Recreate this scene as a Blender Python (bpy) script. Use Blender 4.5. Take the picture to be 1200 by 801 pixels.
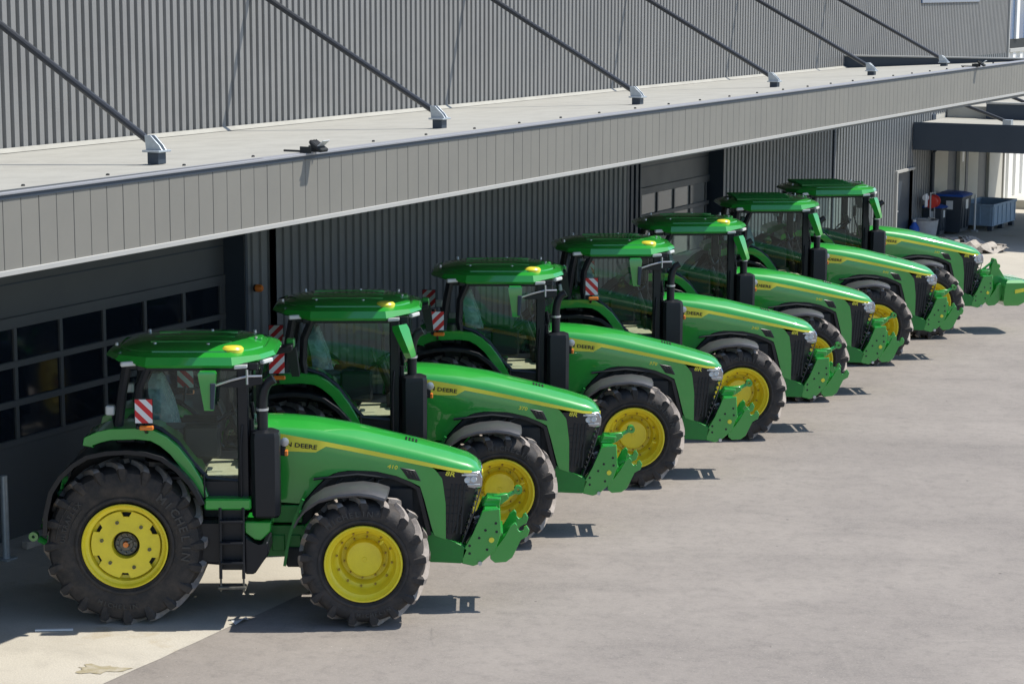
import bpy, bmesh, math, random
from math import sin, cos, pi, radians as R
from mathutils import Vector, Matrix
random.seed(7)
for o in list(bpy.data.objects): bpy.data.objects.remove(o)
S = bpy.context.scene; COL = S.collection

# ------------------------------------------------------------------ camera
cd = bpy.data.cameras.new("camera"); cam = bpy.data.objects.new("camera", cd); COL.objects.link(cam); S.camera = cam
PITCH, ROLL = 0.16154599, 0.0027474
sp, cp, sr, cr = sin(PITCH), cos(PITCH), sin(ROLL), cos(ROLL)
down = Vector((0, -sp, -cp)); X0 = Vector((1, 0, 0))
cx_ = cr*X0 - sr*down; cy_ = -(sr*X0 + cr*down); cz_ = cx_.cross(cy_)
M = Matrix((cx_, cy_, cz_)).transposed().to_4x4(); M.translation = Vector((0, 0, 7.8314))
cam.matrix_world = M
cd.sensor_width = 36; cd.lens = 2573.12/1200*36; cd.clip_start = 0.5; cd.clip_end = 2000
# ------------------------------------------------------------------ world, sun, exposure
SUN = Vector((0.613, 0.103, 1.0)).normalized()
elev = math.asin(SUN.z); azim = math.atan2(SUN.x, SUN.y)
W = bpy.data.worlds.new("World"); S.world = W; W.use_nodes = True
nt = W.node_tree; sky = nt.nodes.new("ShaderNodeTexSky"); sky.sky_type = 'NISHITA'; sky.sun_disc = False
sky.sun_elevation = elev; sky.sun_rotation = azim; sky.air_density = 1.0; sky.dust_density = 0.6; sky.ozone_density = 4.0
nt.links.new(sky.outputs[0], nt.nodes["Background"].inputs[0]); nt.nodes["Background"].inputs[1].default_value = 0.135
sl = bpy.data.lights.new("sun", 'SUN'); sl.energy = 4.0; sl.angle = R(0.5); sl.color = (1, .95, .86)
so = bpy.data.objects.new("sun", sl); COL.objects.link(so); so.rotation_euler = SUN.to_track_quat('Z', 'Y').to_euler(); so.location = (10, 10, 30)
vs = S.view_settings; vs.view_transform = 'Standard'; vs.look = 'None'; vs.exposure = 0.44; vs.gamma = 1; vs.use_curve_mapping = False
S.cycles.max_bounces = 7; S.cycles.transparent_max_bounces = 12; S.cycles.use_denoising = True

# ------------------------------------------------------------------ materials
def mat(name, col, rough=.5, metal=0, coat=0, noise=None, bump=None, spec=.5, emit=None):
    """noise=(scale, amount, second colour) mixes a second colour in by a noise; bump=(scale, strength)"""
    m = bpy.data.materials.new(name); m.use_nodes = True; n = m.node_tree.nodes; l = m.node_tree.links
    b = n["Principled BSDF"]; b.inputs["Base Color"].default_value = (*col, 1)
    b.inputs["Roughness"].default_value = rough; b.inputs["Metallic"].default_value = metal
    b.inputs["Coat Weight"].default_value = coat; b.inputs["Coat Roughness"].default_value = .08
    b.inputs["Specular IOR Level"].default_value = spec
    tc = n.new("ShaderNodeTexCoord")
    if noise:
        t = n.new("ShaderNodeTexNoise"); t.inputs["Scale"].default_value = noise[0]; t.inputs["Detail"].default_value = 8; t.inputs["Roughness"].default_value = .65
        l.new(tc.outputs["Object"], t.inputs["Vector"])
        r = n.new("ShaderNodeMapRange"); r.inputs[1].default_value = .42; r.inputs[2].default_value = .72; r.inputs[4].default_value = noise[1]
        l.new(t.outputs[0], r.inputs[0])
        x = n.new("ShaderNodeMix"); x.data_type = 'RGBA'; x.inputs[6].default_value = (*col, 1); x.inputs[7].default_value = (*noise[2], 1)
        l.new(r.outputs[0], x.inputs[0]); l.new(x.outputs[2], b.inputs["Base Color"])
        rr = n.new("ShaderNodeMapRange"); rr.inputs[3].default_value = rough*.85; rr.inputs[4].default_value = min(1, rough*1.3)
        l.new(t.outputs[0], rr.inputs[0]); l.new(rr.outputs[0], b.inputs["Roughness"])
    if bump:
        t = n.new("ShaderNodeTexNoise"); t.inputs["Scale"].default_value = bump[0]; t.inputs["Detail"].default_value = 6
        l.new(tc.outputs["Object"], t.inputs["Vector"])
        bb = n.new("ShaderNodeBump"); bb.inputs["Strength"].default_value = bump[1]; bb.inputs["Distance"].default_value = .02
        l.new(t.outputs[0], bb.inputs["Height"]); l.new(bb.outputs[0], b.inputs["Normal"])
    if emit:
        b.inputs["Emission Color"].default_value = (*emit[:3], 1); b.inputs["Emission Strength"].default_value = emit[3]
    return m
def ground_mat(name, base, dark, light, kind):
    m = bpy.data.materials.new(name); m.use_nodes = True; n = m.node_tree.nodes; l = m.node_tree.links; b = n["Principled BSDF"]
    b.inputs["Roughness"].default_value = .9; b.inputs["Specular IOR Level"].default_value = .25
    tc = n.new("ShaderNodeTexCoord")
    mp = n.new("ShaderNodeMapping"); mp.inputs["Rotation"].default_value = (0, 0, R(27)); l.new(tc.outputs["Object"], mp.inputs[0])
    def tex(scale, detail=8, stretch=None, rough=.6):
        t = n.new("ShaderNodeTexNoise"); t.inputs["Scale"].default_value = scale; t.inputs["Detail"].default_value = detail; t.inputs["Roughness"].default_value = rough
        if stretch:
            q = n.new("ShaderNodeMapping"); q.inputs["Scale"].default_value = stretch; q.inputs["Rotation"].default_value = (0, 0, R(15)); l.new(tc.outputs["Object"], q.inputs[0]); l.new(q.outputs[0], t.inputs[0])
        else: l.new(mp.outputs[0], t.inputs[0])
        return t.outputs[0]
    def rng(s, a, c, lo, hi):
        r = n.new("ShaderNodeMapRange"); r.inputs[1].default_value = a; r.inputs[2].default_value = c; r.inputs[3].default_value = lo; r.inputs[4].default_value = hi; l.new(s, r.inputs[0]); return r.outputs[0]
    def mix(f, a, c):
        x = n.new("ShaderNodeMix"); x.data_type = 'RGBA'; l.new(f, x.inputs[0])
        for k, v in ((6, a), (7, c)):
            if isinstance(v, tuple): x.inputs[k].default_value = (*v, 1)
            else: l.new(v, x.inputs[k])
        return x.outputs[2]
    c = mix(rng(tex(.23), .38, .66, 0, 1), base, light)
    c = mix(rng(tex(.6, 8, (.6, 1.3, 1), .7), .5, .72, 0, .5), c, dark)
    c = mix(rng(tex(1.7, 10, None, .8), .53, .70, 0, .5), c, dark)
    c = mix(rng(tex(45, 3), .35, .7, 0, .5), c, light if kind == 'a' else dark)
    if kind == 'a':   # bleached drips and tyre streaks
        c = mix(rng(tex(.5, 9, (2.2, .3, 1), .75), .58, .74, 0, .35), c, tuple(v*1.2 for v in light))
        c = mix(rng(tex(4.5, 8, None, .8), .48, .66, 0, .33), c, dark)
        c = mix(rng(tex(22, 6, None, .85), .50, .64, 0, .42), c, tuple(v*1.15 for v in light))
        c = mix(rng(tex(2.4, 4, (1, .5, 1)), .73, .77, 0, .75), c, tuple(v*.42 for v in dark))
        for sc, th, col_, am in ((34, .10, tuple(q*.35 for q in dark), .85), (27, .085, tuple(min(1, q*2.1) for q in light), .8), (9, .035, tuple(q*.3 for q in dark), .8)):
            v = n.new("ShaderNodeTexVoronoi"); v.inputs["Scale"].default_value = sc*.35; l.new(mp.outputs[0], v.inputs[0])
            g = n.new("ShaderNodeMath"); g.operation = 'MULTIPLY'; l.new(rng(v.outputs["Distance"], th*.45, th*.8, am, 0), g.inputs[0]); l.new(rng(tex(1.3+sc*.02, 3), .5, .6, 0, 1), g.inputs[1]); c = mix(g.outputs[0], c, col_)
        for st, am, col_ in (((.5, 9, 1), .5, dark), ((.35, 7, 1), .4, tuple(q*1.3 for q in light)), ((6, .4, 1), .35, dark)):
            g = n.new("ShaderNodeMath"); g.operation = 'MULTIPLY'; l.new(rng(tex(.8, 5, st, .7), .64, .70, 0, am), g.inputs[0]); l.new(rng(tex(.35, 3), .48, .62, 0, 1), g.inputs[1]); c = mix(g.outputs[0], c, col_)
        v = n.new("ShaderNodeTexVoronoi"); v.inputs["Scale"].default_value = 1.1; l.new(mp.outputs[0], v.inputs[0])
        c = mix(rng(v.outputs["Distance"], .018, .03, .7, 0), c, tuple(q*.4 for q in dark))
    else:
        c = mix(rng(tex(.55, 9, None, .7), .60, .70, 0, .55), c, (.33, .25, .13))
    l.new(c, b.inputs["Base Color"])
    bb = n.new("ShaderNodeBump"); bb.inputs["Strength"].default_value = .35; bb.inputs["Distance"].default_value = .01
    l.new(tex(60, 4), bb.inputs["Height"]); l.new(bb.outputs[0], b.inputs["Normal"])
    return m
def glass_mat(name, tint, refl=1.0, rough=.01):
    m = bpy.data.materials.new(name); m.use_nodes = True; n = m.node_tree.nodes; l = m.node_tree.links; n.remove(n["Principled BSDF"])
    t = n.new("ShaderNodeBsdfTransparent"); t.inputs[0].default_value = (*tint, 1)
    g = n.new("ShaderNodeBsdfGlossy"); g.inputs["Roughness"].default_value = rough; g.inputs[0].default_value = (.95, 1, .98, 1)
    f = n.new("ShaderNodeFresnel"); f.inputs[0].default_value = 1.55
    mu = n.new("ShaderNodeMath"); mu.operation = 'MULTIPLY'; mu.inputs[1].default_value = refl; mu.use_clamp = True
    x = n.new("ShaderNodeMixShader"); l.new(f.outputs[0], mu.inputs[0]); l.new(mu.outputs[0], x.inputs[0]); l.new(t.outputs[0], x.inputs[1]); l.new(g.outputs[0], x.inputs[2])
    l.new(x.outputs[0], n["Material Output"].inputs[0]); return m
G = dict(
 green=mat('green_paint', (.016, .32, .030), .34, 0, 1.0, noise=(3, .25, (.022, .34, .036)), spec=.45),
 dgreen=mat('green_chassis_paint', (.005, .20, .022), .4, 0, .1, noise=(9, .3, (.02, .12, .025))),
 yellow=mat('yellow_paint', (.88, .72, .03), .45, 0, .25, noise=(7, .35, (.62, .48, .03))),
 decal=mat('yellow_decal', (.84, .76, .07), .5, spec=.3),
 rubber=mat('dusty_rubber', (.024, .0225, .022), .72, noise=(6, .8, (.085, .068, .055)), bump=(40, .25)),
 tread=mat('dusty_tread', (.27, .235, .205), .85, noise=(7, .9, (.42, .37, .33)), bump=(40, .3)),
 black=mat('black_plastic', (.008, .0095, .013), .38, noise=(5, .4, (.014, .015, .018)), spec=.4),
 dark=mat('dark_machinery', (.011, .013, .014), .6, noise=(10, .5, (.028, .032, .028))),
 grille=mat('grille_black', (.009, .010, .013), .35), pane_reflect=mat('pane_painted_reflection', (.19, .195, .19), .12),  # pale panes: reflection of the bright ground put into their colour
 fender=mat('grey_fender_plastic', (.058, .058, .062), .38, noise=(5, .5, (.09, .086, .082))),
 silver=mat('silver_metal', (.55, .56, .57), .35, .7),
 chrome=mat('lamp_reflector', (.42, .44, .47), .12, .9),
 lens=mat('pale_lamp_lens', (.62, .64, .62), .2, 0, .6),
 orange=mat('orange_lens', (.75, .20, .02), .3, 0, .5),
 beacon=mat('yellow_beacon_cover', (.86, .74, .07), .35, 0, .3),
 red=mat('red_reflective', (.62, .015, .02), .4), white=mat('white_reflective', (.75, .76, .76), .4),
 glass=glass_mat('cab_glass', (.95, 1.0, .98), .5),
 seat=mat('seat_fabric', (.09, .095, .10), .8), plastic=mat('crumpled_film', (.26, .38, .38), .25, noise=(12, 1, (.10, .17, .18)), bump=(14, .9)),
 cream=mat('cream_floor_sheet', (.72, .66, .46), .7, noise=(8, .5, (.5, .42, .25))),
 letter=mat('black_lettering', (.015, .015, .015), .5),
 tyretext=mat('tyre_lettering', (.05, .048, .046), .55),
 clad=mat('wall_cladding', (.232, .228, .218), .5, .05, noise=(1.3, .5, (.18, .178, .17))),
 clad_low=mat('lower_cladding_shade_tint', (.165, .175, .178), .5, .1, noise=(1.3, .4, (.135, .145, .148))),  # same sheet as the upper wall, canopy shade mixed into a darker, bluer colour
 fascia=mat('fascia_panel_coating', (.208, .20, .174), .55, 0, noise=(.9, .6, (.18, .175, .155)), spec=.35),
 edge=mat('grey_edge_flashing', (.30, .305, .32), .5, .1),
 trim=mat('pale_trim', (.42, .415, .39), .5, .1, noise=(3, .3, (.5, .49, .45))),
 deckm=mat('canopy_deck_membrane', (.375, .365, .32), .85, noise=(1.6, .7, (.29, .28, .245)), bump=(5, .2)),
 navy=mat('dark_blue_steel', (.035, .05, .07), .5, .1, noise=(2, .4, (.05, .065, .085))),
 doorp=mat('door_panel_grey', (.088, .094, .096), .5, .1, noise=(1.5, .4, (.08, .085, .09))),
 pane=mat('dark_window_pane', (.008, .013, .02), .06, 0, 0, spec=.6),
 rod=mat('dark_tie_rod', (.06, .063, .068), .35, .3), galv=mat('galvanised_steel', (.48, .52, .55), .4, .6, noise=(14, .6, (.34, .38, .4))),
 white_w=mat('white_wall', (.80, .79, .75), .6, noise=(1, .3, (.6, .58, .53))),
 beige=mat('beige_wall_panel', (.50, .485, .43), .65, noise=(1.2, .4, (.43, .42, .37))),
 bluelid=mat('blue_bin_lid', (.02, .09, .40), .5, noise=(8, .4, (.03, .09, .28))),
 bin=mat('dark_bin_plastic', (.035, .045, .06), .5, noise=(6, .4, (.06, .07, .08))),
 crate=mat('grey_blue_crate_plastic', (.26, .36, .48), .6, noise=(6, .5, (.20, .28, .36))),
 tub=mat('pale_grey_tub', (.40, .40, .40), .6, noise=(7, .6, (.3, .29, .28))),
 redp=mat('red_plastic', (.55, .03, .02), .4), sack=mat('grey_tarp', (.42, .38, .33), .8, noise=(6, .7, (.22, .20, .18)), bump=(10, .8)),
 board=mat('weathered_boards', (.45, .40, .34), .85, noise=(10, .6, (.28, .25, .21))),
 asphalt=ground_mat('asphalt', (.226, .203, .182), (.125, .115, .106), (.305, .274, .242), 'a'),
 concrete=ground_mat('concrete', (.47, .435, .365), (.33, .305, .26), (.56, .52, .44), 'c'),
 earth=mat('wet_stain', (.33, .285, .18), .7, noise=(7, 1, (.46, .42, .34))),
 bolt=mat('rusty_yellow_bolt', (.40, .27, .05), .5, .2),
 hubm=mat('greased_hub_metal', (.16, .155, .13), .45, .5, noise=(20, .8, (.06, .055, .05))),
 skyglass=mat('upper_glazing', (.09, .15, .26), .15, 0, .5),
)

G['green'].node_tree.nodes['Principled BSDF'].inputs['Coat Roughness'].default_value = .03
G['green'].node_tree.nodes['Principled BSDF'].inputs['Coat IOR'].default_value = 1.65
# ------------------------------------------------------------------ mesh helpers
class MB:
    def __init__(s): s.bm = bmesh.new()
    def _bev(s, geom_faces, w, seg=1):
        if w > 0:
            es = list({e for f in geom_faces for e in f.edges})
            bmesh.ops.bevel(s.bm, geom=es, offset=w, segments=seg, affect='EDGES', profile=.5)
    def add(s, vs, fs, bev=0):
        v = [s.bm.verts.new(p) for p in vs]; out = []
        for f in fs:
            try: out.append(s.bm.faces.new([v[i] for i in f]))
            except ValueError: pass
        s._bev(out, bev); return s
    def box(s, c, d, bev=.01, rot=None):
        x, y, z = (q/2 for q in d)
        P = [Vector(p) for p in ((-x,-y,-z),(x,-y,-z),(x,y,-z),(-x,y,-z),(-x,-y,z),(x,-y,z),(x,y,z),(-x,y,z))]
        if rot is not None: P = [rot @ p for p in P]
        return s.add([p + Vector(c) for p in P], [(0,3,2,1),(4,5,6,7),(0,1,5,4),(1,2,6,5),(2,3,7,6),(3,0,4,7)], min(bev, min(d)*.3))
    def b2(s, lo, hi, bev=.01):
        return s.box([(a+b)/2 for a, b in zip(lo, hi)], [abs(b-a) for a, b in zip(lo, hi)], bev)
    def prism(s, pts, y0, y1, bev=.008):
        """outline in xz pushed along y"""
        n = len(pts); a = sum(pts[i][0]*pts[(i+1)%n][1]-pts[(i+1)%n][0]*pts[i][1] for i in range(n))
        if a < 0: pts = pts[::-1]
        y0, y1 = min(y0, y1), max(y0, y1)
        v = [(x, y0, z) for x, z in pts] + [(x, y1, z) for x, z in pts]
        f = [tuple(range(n)), tuple(range(2*n-1, n-1, -1))] + [(i, i+n, (i+1)%n+n, (i+1)%n) for i in range(n)]
        return s.add(v, f, bev)
    def strip(s, pts, th, y0, y1, bev=0):
        """open polyline in xz thickened by th towards its right normal, pushed along y"""
        n = len(pts); off = []
        for i in range(n):
            a = pts[max(i-1, 0)]; b = pts[min(i+1, n-1)]; dx, dz = b[0]-a[0], b[1]-a[1]; L = math.hypot(dx, dz) or 1
            off.append((pts[i][0]+dz/L*th, pts[i][1]-dx/L*th))
        v = [(x, y0, z) for x, z in pts] + [(x, y1, z) for x, z in pts] + [(x, y0, z) for x, z in off] + [(x, y1, z) for x, z in off]
        f = []
        for i in range(n-1):
            f += [(i, i+1, n+i+1, n+i), (2*n+i, 3*n+i, 3*n+i+1, 2*n+i+1), (i, 2*n+i, 2*n+i+1, i+1), (n+i, n+i+1, 3*n+i+1, 3*n+i)]
        f += [(0, n, 3*n, 2*n), (n-1, 3*n-1, 4*n-1, 2*n-1)]
        return s.add(v, f, bev)
    def tube(s, path, r, n=8, caps=True):
        path = [Vector(p) for p in path]; k = len(path); rs = r if isinstance(r, (list, tuple)) else [r]*k; v = []
        up = Vector((0, 0, 1)) if abs((path[-1]-path[0]).normalized().z) < .9 else Vector((1, 0, 0))
        for i, p in enumerate(path):
            d = (path[min(i+1, k-1)]-path[max(i-1, 0)]).normalized(); a = d.cross(up).normalized(); b = a.cross(d)
            v += [p + rs[i]*(cos(2*pi*j/n)*a + sin(2*pi*j/n)*b) for j in range(n)]
        f = [(i*n+j, (i+1)*n+j, (i+1)*n+(j+1)%n, i*n+(j+1)%n) for i in range(k-1) for j in range(n)]
        if caps: f += [tuple(range(n)), tuple(range(k*n-1, (k-1)*n-1, -1))]
        return s.add(v, f)
    def lathe(s, prof, c=(0, 0, 0), n=40, axis='y', close=False, cap=False):
        """prof: (t along the axis, radius)"""
        v = []; k = len(prof)
        for t, r in prof:
            for j in range(n):
                a = 2*pi*j/n; p = (r*cos(a), t, r*sin(a)) if axis == 'y' else (r*cos(a), r*sin(a), t) if axis == 'z' else (t, r*cos(a), r*sin(a))
                v.append((p[0]+c[0], p[1]+c[1], p[2]+c[2]))
        f = [(i*n+j, i*n+(j+1)%n, ((i+1)%k)*n+(j+1)%n, ((i+1)%k)*n+j) for i in range(k if close else k-1) for j in range(n)]
        if cap: f += [tuple(range(n))[::-1], tuple(range((k-1)*n, k*n))]
        return s.add(v, f)
    def loops(s, L, cap0=True, cap1=True):
        n = len(L[0]); v = [p for l in L for p in l]
        f = [(i*n+j, i*n+(j+1)%n, (i+1)*n+(j+1)%n, (i+1)*n+j) for i in range(len(L)-1) for j in range(n)]
        if cap0: f.append(tuple(range(n))[::-1])
        if cap1: f.append(tuple(range((len(L)-1)*n, len(L)*n)))
        return s.add(v, f)
    def mesh(s, name, m, sharp=34, fix=True):
        if fix: bmesh.ops.recalc_face_normals(s.bm, faces=s.bm.faces)
        me = bpy.data.meshes.new(name); s.bm.to_mesh(me); s.bm.free()
        me.materials.append(G[m] if isinstance(m, str) else m)
        me.polygons.foreach_set('use_smooth', [True]*len(me.polygons)); me.set_sharp_from_angle(angle=R(sharp)); return me
def link(name, me, parent=None, loc=None, rotz=0):
    o = bpy.data.objects.new(name, me); COL.objects.link(o)
    if parent: o.parent = parent
    if loc is not None: o.location = loc
    if rotz: o.rotation_euler = (0, 0, rotz)
    return o
def empty(name, loc=(0, 0, 0), rotz=0, parent=None):
    o = link(name, None, parent, loc, rotz); o.empty_display_size = .3; return o
def tag(o, label, cat, group=None):
    o['label'] = label; o['category'] = cat
    if group: o['group'] = group
    return o
def struct(o): o['kind'] = 'structure'; return o
_tc = {}
def text_polys(txt, size, depth):
    """verts and faces of a word, laid in its own xy plane with its left end at 0"""
    k = (txt, size, depth)
    if k not in _tc:
        c = bpy.data.curves.new('w', 'FONT'); c.body = txt; c.size = size; c.extrude = depth; c.offset = size*.018; c.resolution_u = 2
        o = bpy.data.objects.new('w', c); me = bpy.data.meshes.new_from_object(o)
        v = [tuple(p.co) for p in me.vertices]; f = [tuple(p.vertices) for p in me.polygons]
        _tc[k] = (v, f, max([p[0] for p in v] or [0])); bpy.data.objects.remove(o)
    return _tc[k]

# ------------------------------------------------------------------ site frame: x = out from the wall (n), y = along it (b)
SITE = Vector((-7.0666, 30.5771, 0)); ANG = -R(26.9739)
ROT = Matrix.Rotation(ANG, 4, 'Z')
def site(n, b, z=0): return SITE + ROT.to_3x3() @ Vector((n, b, z))

# ------------------------------------------------------------------ ground
m = MB(); m.add([(-300, -100, -.004), (400, -100, -.004), (400, 600, -.004), (-300, 600, -.004)], [(0, 1, 2, 3)])
struct(link('ground', m.mesh('ground', 'asphalt')))
m = MB()
random.seed(21); ed = [(5.2+random.uniform(-.012, .012), -30+.35*k, 0) for k in range(178)]
m.add([(-1.2, -30, 0)]+ed+[(5.2, 32.2, 0), (-1.2, 32.2, 0)], [tuple(range(181))])
m.add([(-6, 32.2, 0), (5.2, 32.2, 0), (9.5, 34.6, 0), (30, 47, 0), (30, 75, 0), (-6, 75, 0)], [(0, 1, 2, 3, 4, 5)])
struct(link('pavement', m.mesh('concrete_apron', 'concrete'), None, SITE, ANG))
m = MB(); random.seed(3)
pts = []
for k in range(26):
    a = 2*pi*k/26; r = (.9+.22*sin(3*a+1)+.14*sin(7*a)+random.uniform(-.07, .07)); r *= 1+.25*random.uniform(-1, 1); pts.append((r*.30*cos(a), r*.17*sin(a), .004))
m.add(pts, [tuple(range(26))])
p = site(3.9, -4.75); o = link('puddle_stain', m.mesh('stain', 'earth'), None, (-4.75, 24.45, .002)); struct(o); o.name = 'ground_stain'

# ------------------------------------------------------------------ building
def corrugated(x, b0, b1, z0, z1, pitch=.178, depth=.06, crest=.54, zfun=None):
    """ribbed sheet in the site frame facing +x"""
    m = MB(); prof = []; b = b0; w = pitch
    while b < b1-1e-6:
        for t, d in ((0, 0), (crest, 0), (crest+.07, -depth), (.93, -depth)):
            q = b + t*w
            if q <= b1: prof.append((q, d))
        b += w
    prof.append((b1, 0)); n = len(prof)
    v = [(x+d, q, z0) for q, d in prof] + [(x+d, q, zfun(q) if zfun else z1) for q, d in prof]
    m.add(v, [(i, i+1, n+i+1, n+i) for i in range(n-1)]); return m
DW = .4
hall = empty('industrial_hall', SITE, ANG)
tag(hall, 'large grey hall clad in ribbed metal sheets behind the tractors', 'building')
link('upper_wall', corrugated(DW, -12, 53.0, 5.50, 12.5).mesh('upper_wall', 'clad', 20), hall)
D1, D2 = (-.95-3*1.03, 5.28), (21.2, 26.2)
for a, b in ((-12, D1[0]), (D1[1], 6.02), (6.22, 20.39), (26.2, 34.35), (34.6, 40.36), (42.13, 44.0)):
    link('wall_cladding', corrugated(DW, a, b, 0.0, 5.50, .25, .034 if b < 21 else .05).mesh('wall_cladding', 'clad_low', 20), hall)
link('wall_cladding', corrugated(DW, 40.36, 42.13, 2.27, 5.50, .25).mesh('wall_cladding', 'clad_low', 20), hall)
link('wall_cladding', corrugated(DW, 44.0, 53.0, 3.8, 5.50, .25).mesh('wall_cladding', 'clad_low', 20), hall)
def bld(name, lo, hi, mt, bev=.006, parent=None):
    m = MB(); m.b2(lo, hi, bev); return link(name, m.mesh(name, mt), parent or hall)
# dark gaps, corner column and backing
bld('backing_wall', (-.6, -12, 0), (-.3, 53, 12.4), 'dark', 0)
bld('corner_flashing', (.0, 52.99, 0), (.46, 53.09, 12.5), 'trim')
bld('groove', (.05, 6.02, 0), (.28, 6.22, 5.5), 'letter', 0)
bld('groove', (.05, 34.35, 0), (.28, 34.6, 5.5), 'letter', 0)
bld('downpipe', (.30, 34.42, 0), (.44, 34.52, 5.5), 'navy')
for b in (20.39, 20.62, 20.88): bld('wall_post', (.1, b, 0), (.40, b+.14, 5.5), 'navy')
bld('door_jamb', (.1, 20.39, 0), (.22, 21.2, 5.5), 'navy', 0)
def sec_door(b0, b1, name, cols, z_hi, rows, rowh, zt=4.9, pane='pane'):
    """sectional door in a recess: frame, panel strips and window panes"""
    d = empty('sectional_door', (0, 0, 0), 0, hall)
    m = MB(); m.b2((-.06, b0-.1, z_hi+.12), (.0, b1+.05, zt), .004); link('door_panel', m.mesh('door_panel', 'doorp'), d)
    m = MB(); m.b2((-.06, b0-.1, 0), (.0, b1+.05, z_hi-rows*rowh-.02), .004); link('door_panel', m.mesh('door_panel', 'doorp'), d)
    for k in range(1, 4):
        z = z_hi+.12+k*.46
        if z < zt: 
            m = MB(); m.b2((-.0, b0, z), (.012, b1, z+.02), .002); link('door_joint', m.mesh('door_joint', 'navy'), d)
    for r in range(rows+1):
        z = z_hi - r*rowh
        m = MB(); m.b2((-.05, b0-.1, z-.045), (.03, b1+.05, z+.05 if r else z+.12), .006); link('door_rail', m.mesh('door_rail', 'doorp'), d)
    for k, b in enumerate(cols):
        m = MB(); m.b2((-.05, b-.035, z_hi-rows*rowh), (.022, b+.035, z_hi), .005); link('door_mullion', m.mesh('door_mullion', 'doorp'), d)
    for r in range(rows):
        for a, b in zip(cols[:-1], cols[1:]):
            m = MB(); m.b2((-.03, a+.03, z_hi-(r+1)*rowh+.05), (-.012, b-.03, z_hi-r*rowh-.045), 0); link('window_pane', m.mesh('window_pane', pane), d)
    return d
sec_door(D1[0], D1[1], 'a', [.07+1.02*k for k in range(-4, 6)]+[5.25], 3.06, 3, .56)
sec_door(D2[0], D2[1], 'b', [21.2, 22.06, 23.02, 24.02, 25.02, 26.02], 3.10, 3, .56, pane='pane_reflect')
for b0, b1 in (D1, D2):
    bld('reveal', (-.05, b1, 0), (DW-.01, b1+.05, 5.45), 'navy', 0)
    bld('reveal', (-.05, b0-.05, 0), (DW-.01, b0, 5.45), 'navy', 0)
bld('wall_post', (.0, 5.29, 0), (.42, 5.36, 5.45), 'navy')
# personnel door
pd = empty('steel_door', (0, 0, 0), 0, hall)
m = MB(); m.b2((.28, 40.44, 0), (.33, 42.05, 2.2), .005); link('door_leaf', m.mesh('door_leaf', 'navy'), pd)
m = MB(); m.b2((.26, 40.30, 2.2), (.47, 42.13, 2.28), .004); m.b2((.26, 40.30, 0), (.47, 40.40, 2.2), .004); link('door_frame', m.mesh('door_frame', 'trim'), pd)
m = MB(); m.b2((.33, 40.6, 1.0), (.40, 40.75, 1.04), .004); link('handle', m.mesh('handle', 'silver'), pd)
# bay under the lower canopy: pale panels, dark doors, pillars
BAY = [(44.0, 44.35, 'navy', .44), (44.35, 46.1, 'beige', .38), (46.1, 47.4, 'navy', .30), (47.4, 48.05, 'beige', .42), (48.05, 48.35, 'navy', .44), (48.35, 49.75, 'beige', .40), (49.75, 51.2, 'doorp', .30), (51.2, 53.0, 'beige', .40)]
for a, b, mt, x in BAY: bld('wall_panel' if mt == 'beige' else 'dark_door', (.05, a+.004, 0), (x, b-.004, 3.8), mt, .01)
m = MB(); m.b2((.42, 47.6, 2.05), (.43, 47.85, 2.4), 0); link('notice', m.mesh('notice', 'white'), hall)
m = MB(); m.tube([(.52, 43.9, .1), (.52, 43.9, 2.6), (.52, 44.3, 2.75), (.52, 44.6, 2.8)], .06, 8); link('downpipe', m.mesh('downpipe', 'bin'), hall)
# long window high on the wall
m = MB(); m.b2((.36, 42.4, 7.28), (.45, 49.0, 8.6), .01); link('window', m.mesh('window', 'skyglass'), hall)
m = MB(); m.tube([(.45, -.35, 0), (.45, -.35, .02)], .01, 4); m.bm.free()

# ------------------------------------------------------------------ main canopy
FD = 5.6
def ztop(b): return 5.765+.0026*b
def zbot(b): return 4.945+.0018*b
can = empty('entrance_canopy', SITE, ANG)
tag(can, 'long pale grey canopy with panelled fascia over the parked tractors', 'canopy')
B0, B1 = -12.5, 35.2
m = MB(); nb = 24; v = []; f = []
for i in range(nb+1):
    b = B0+(B1-B0)*i/nb; v += [(DW-.06, b, 5.53), (2.4, b, 5.53+(ztop(b)-.03-5.53)*.4), (FD-.05, b, ztop(b)-.03)]
for i in range(nb):
    for k in range(2): f.append((i*3+k, i*3+k+1, i*3+k+4, i*3+k+3))
m.add(v, f); link('deck', m.mesh('deck', 'deckm'), can)
m = MB(); 
for n_ in (DW+.05,): m.add([(n_, B0, zbot(0)+.06), (FD-.1, B0, zbot(0)+.06), (FD-.1, B1, zbot(0)+.10), (n_, B1, zbot(0)+.10)], [(0, 3, 2, 1)])
link('soffit', m.mesh('soffit', 'doorp'), can)
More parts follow.
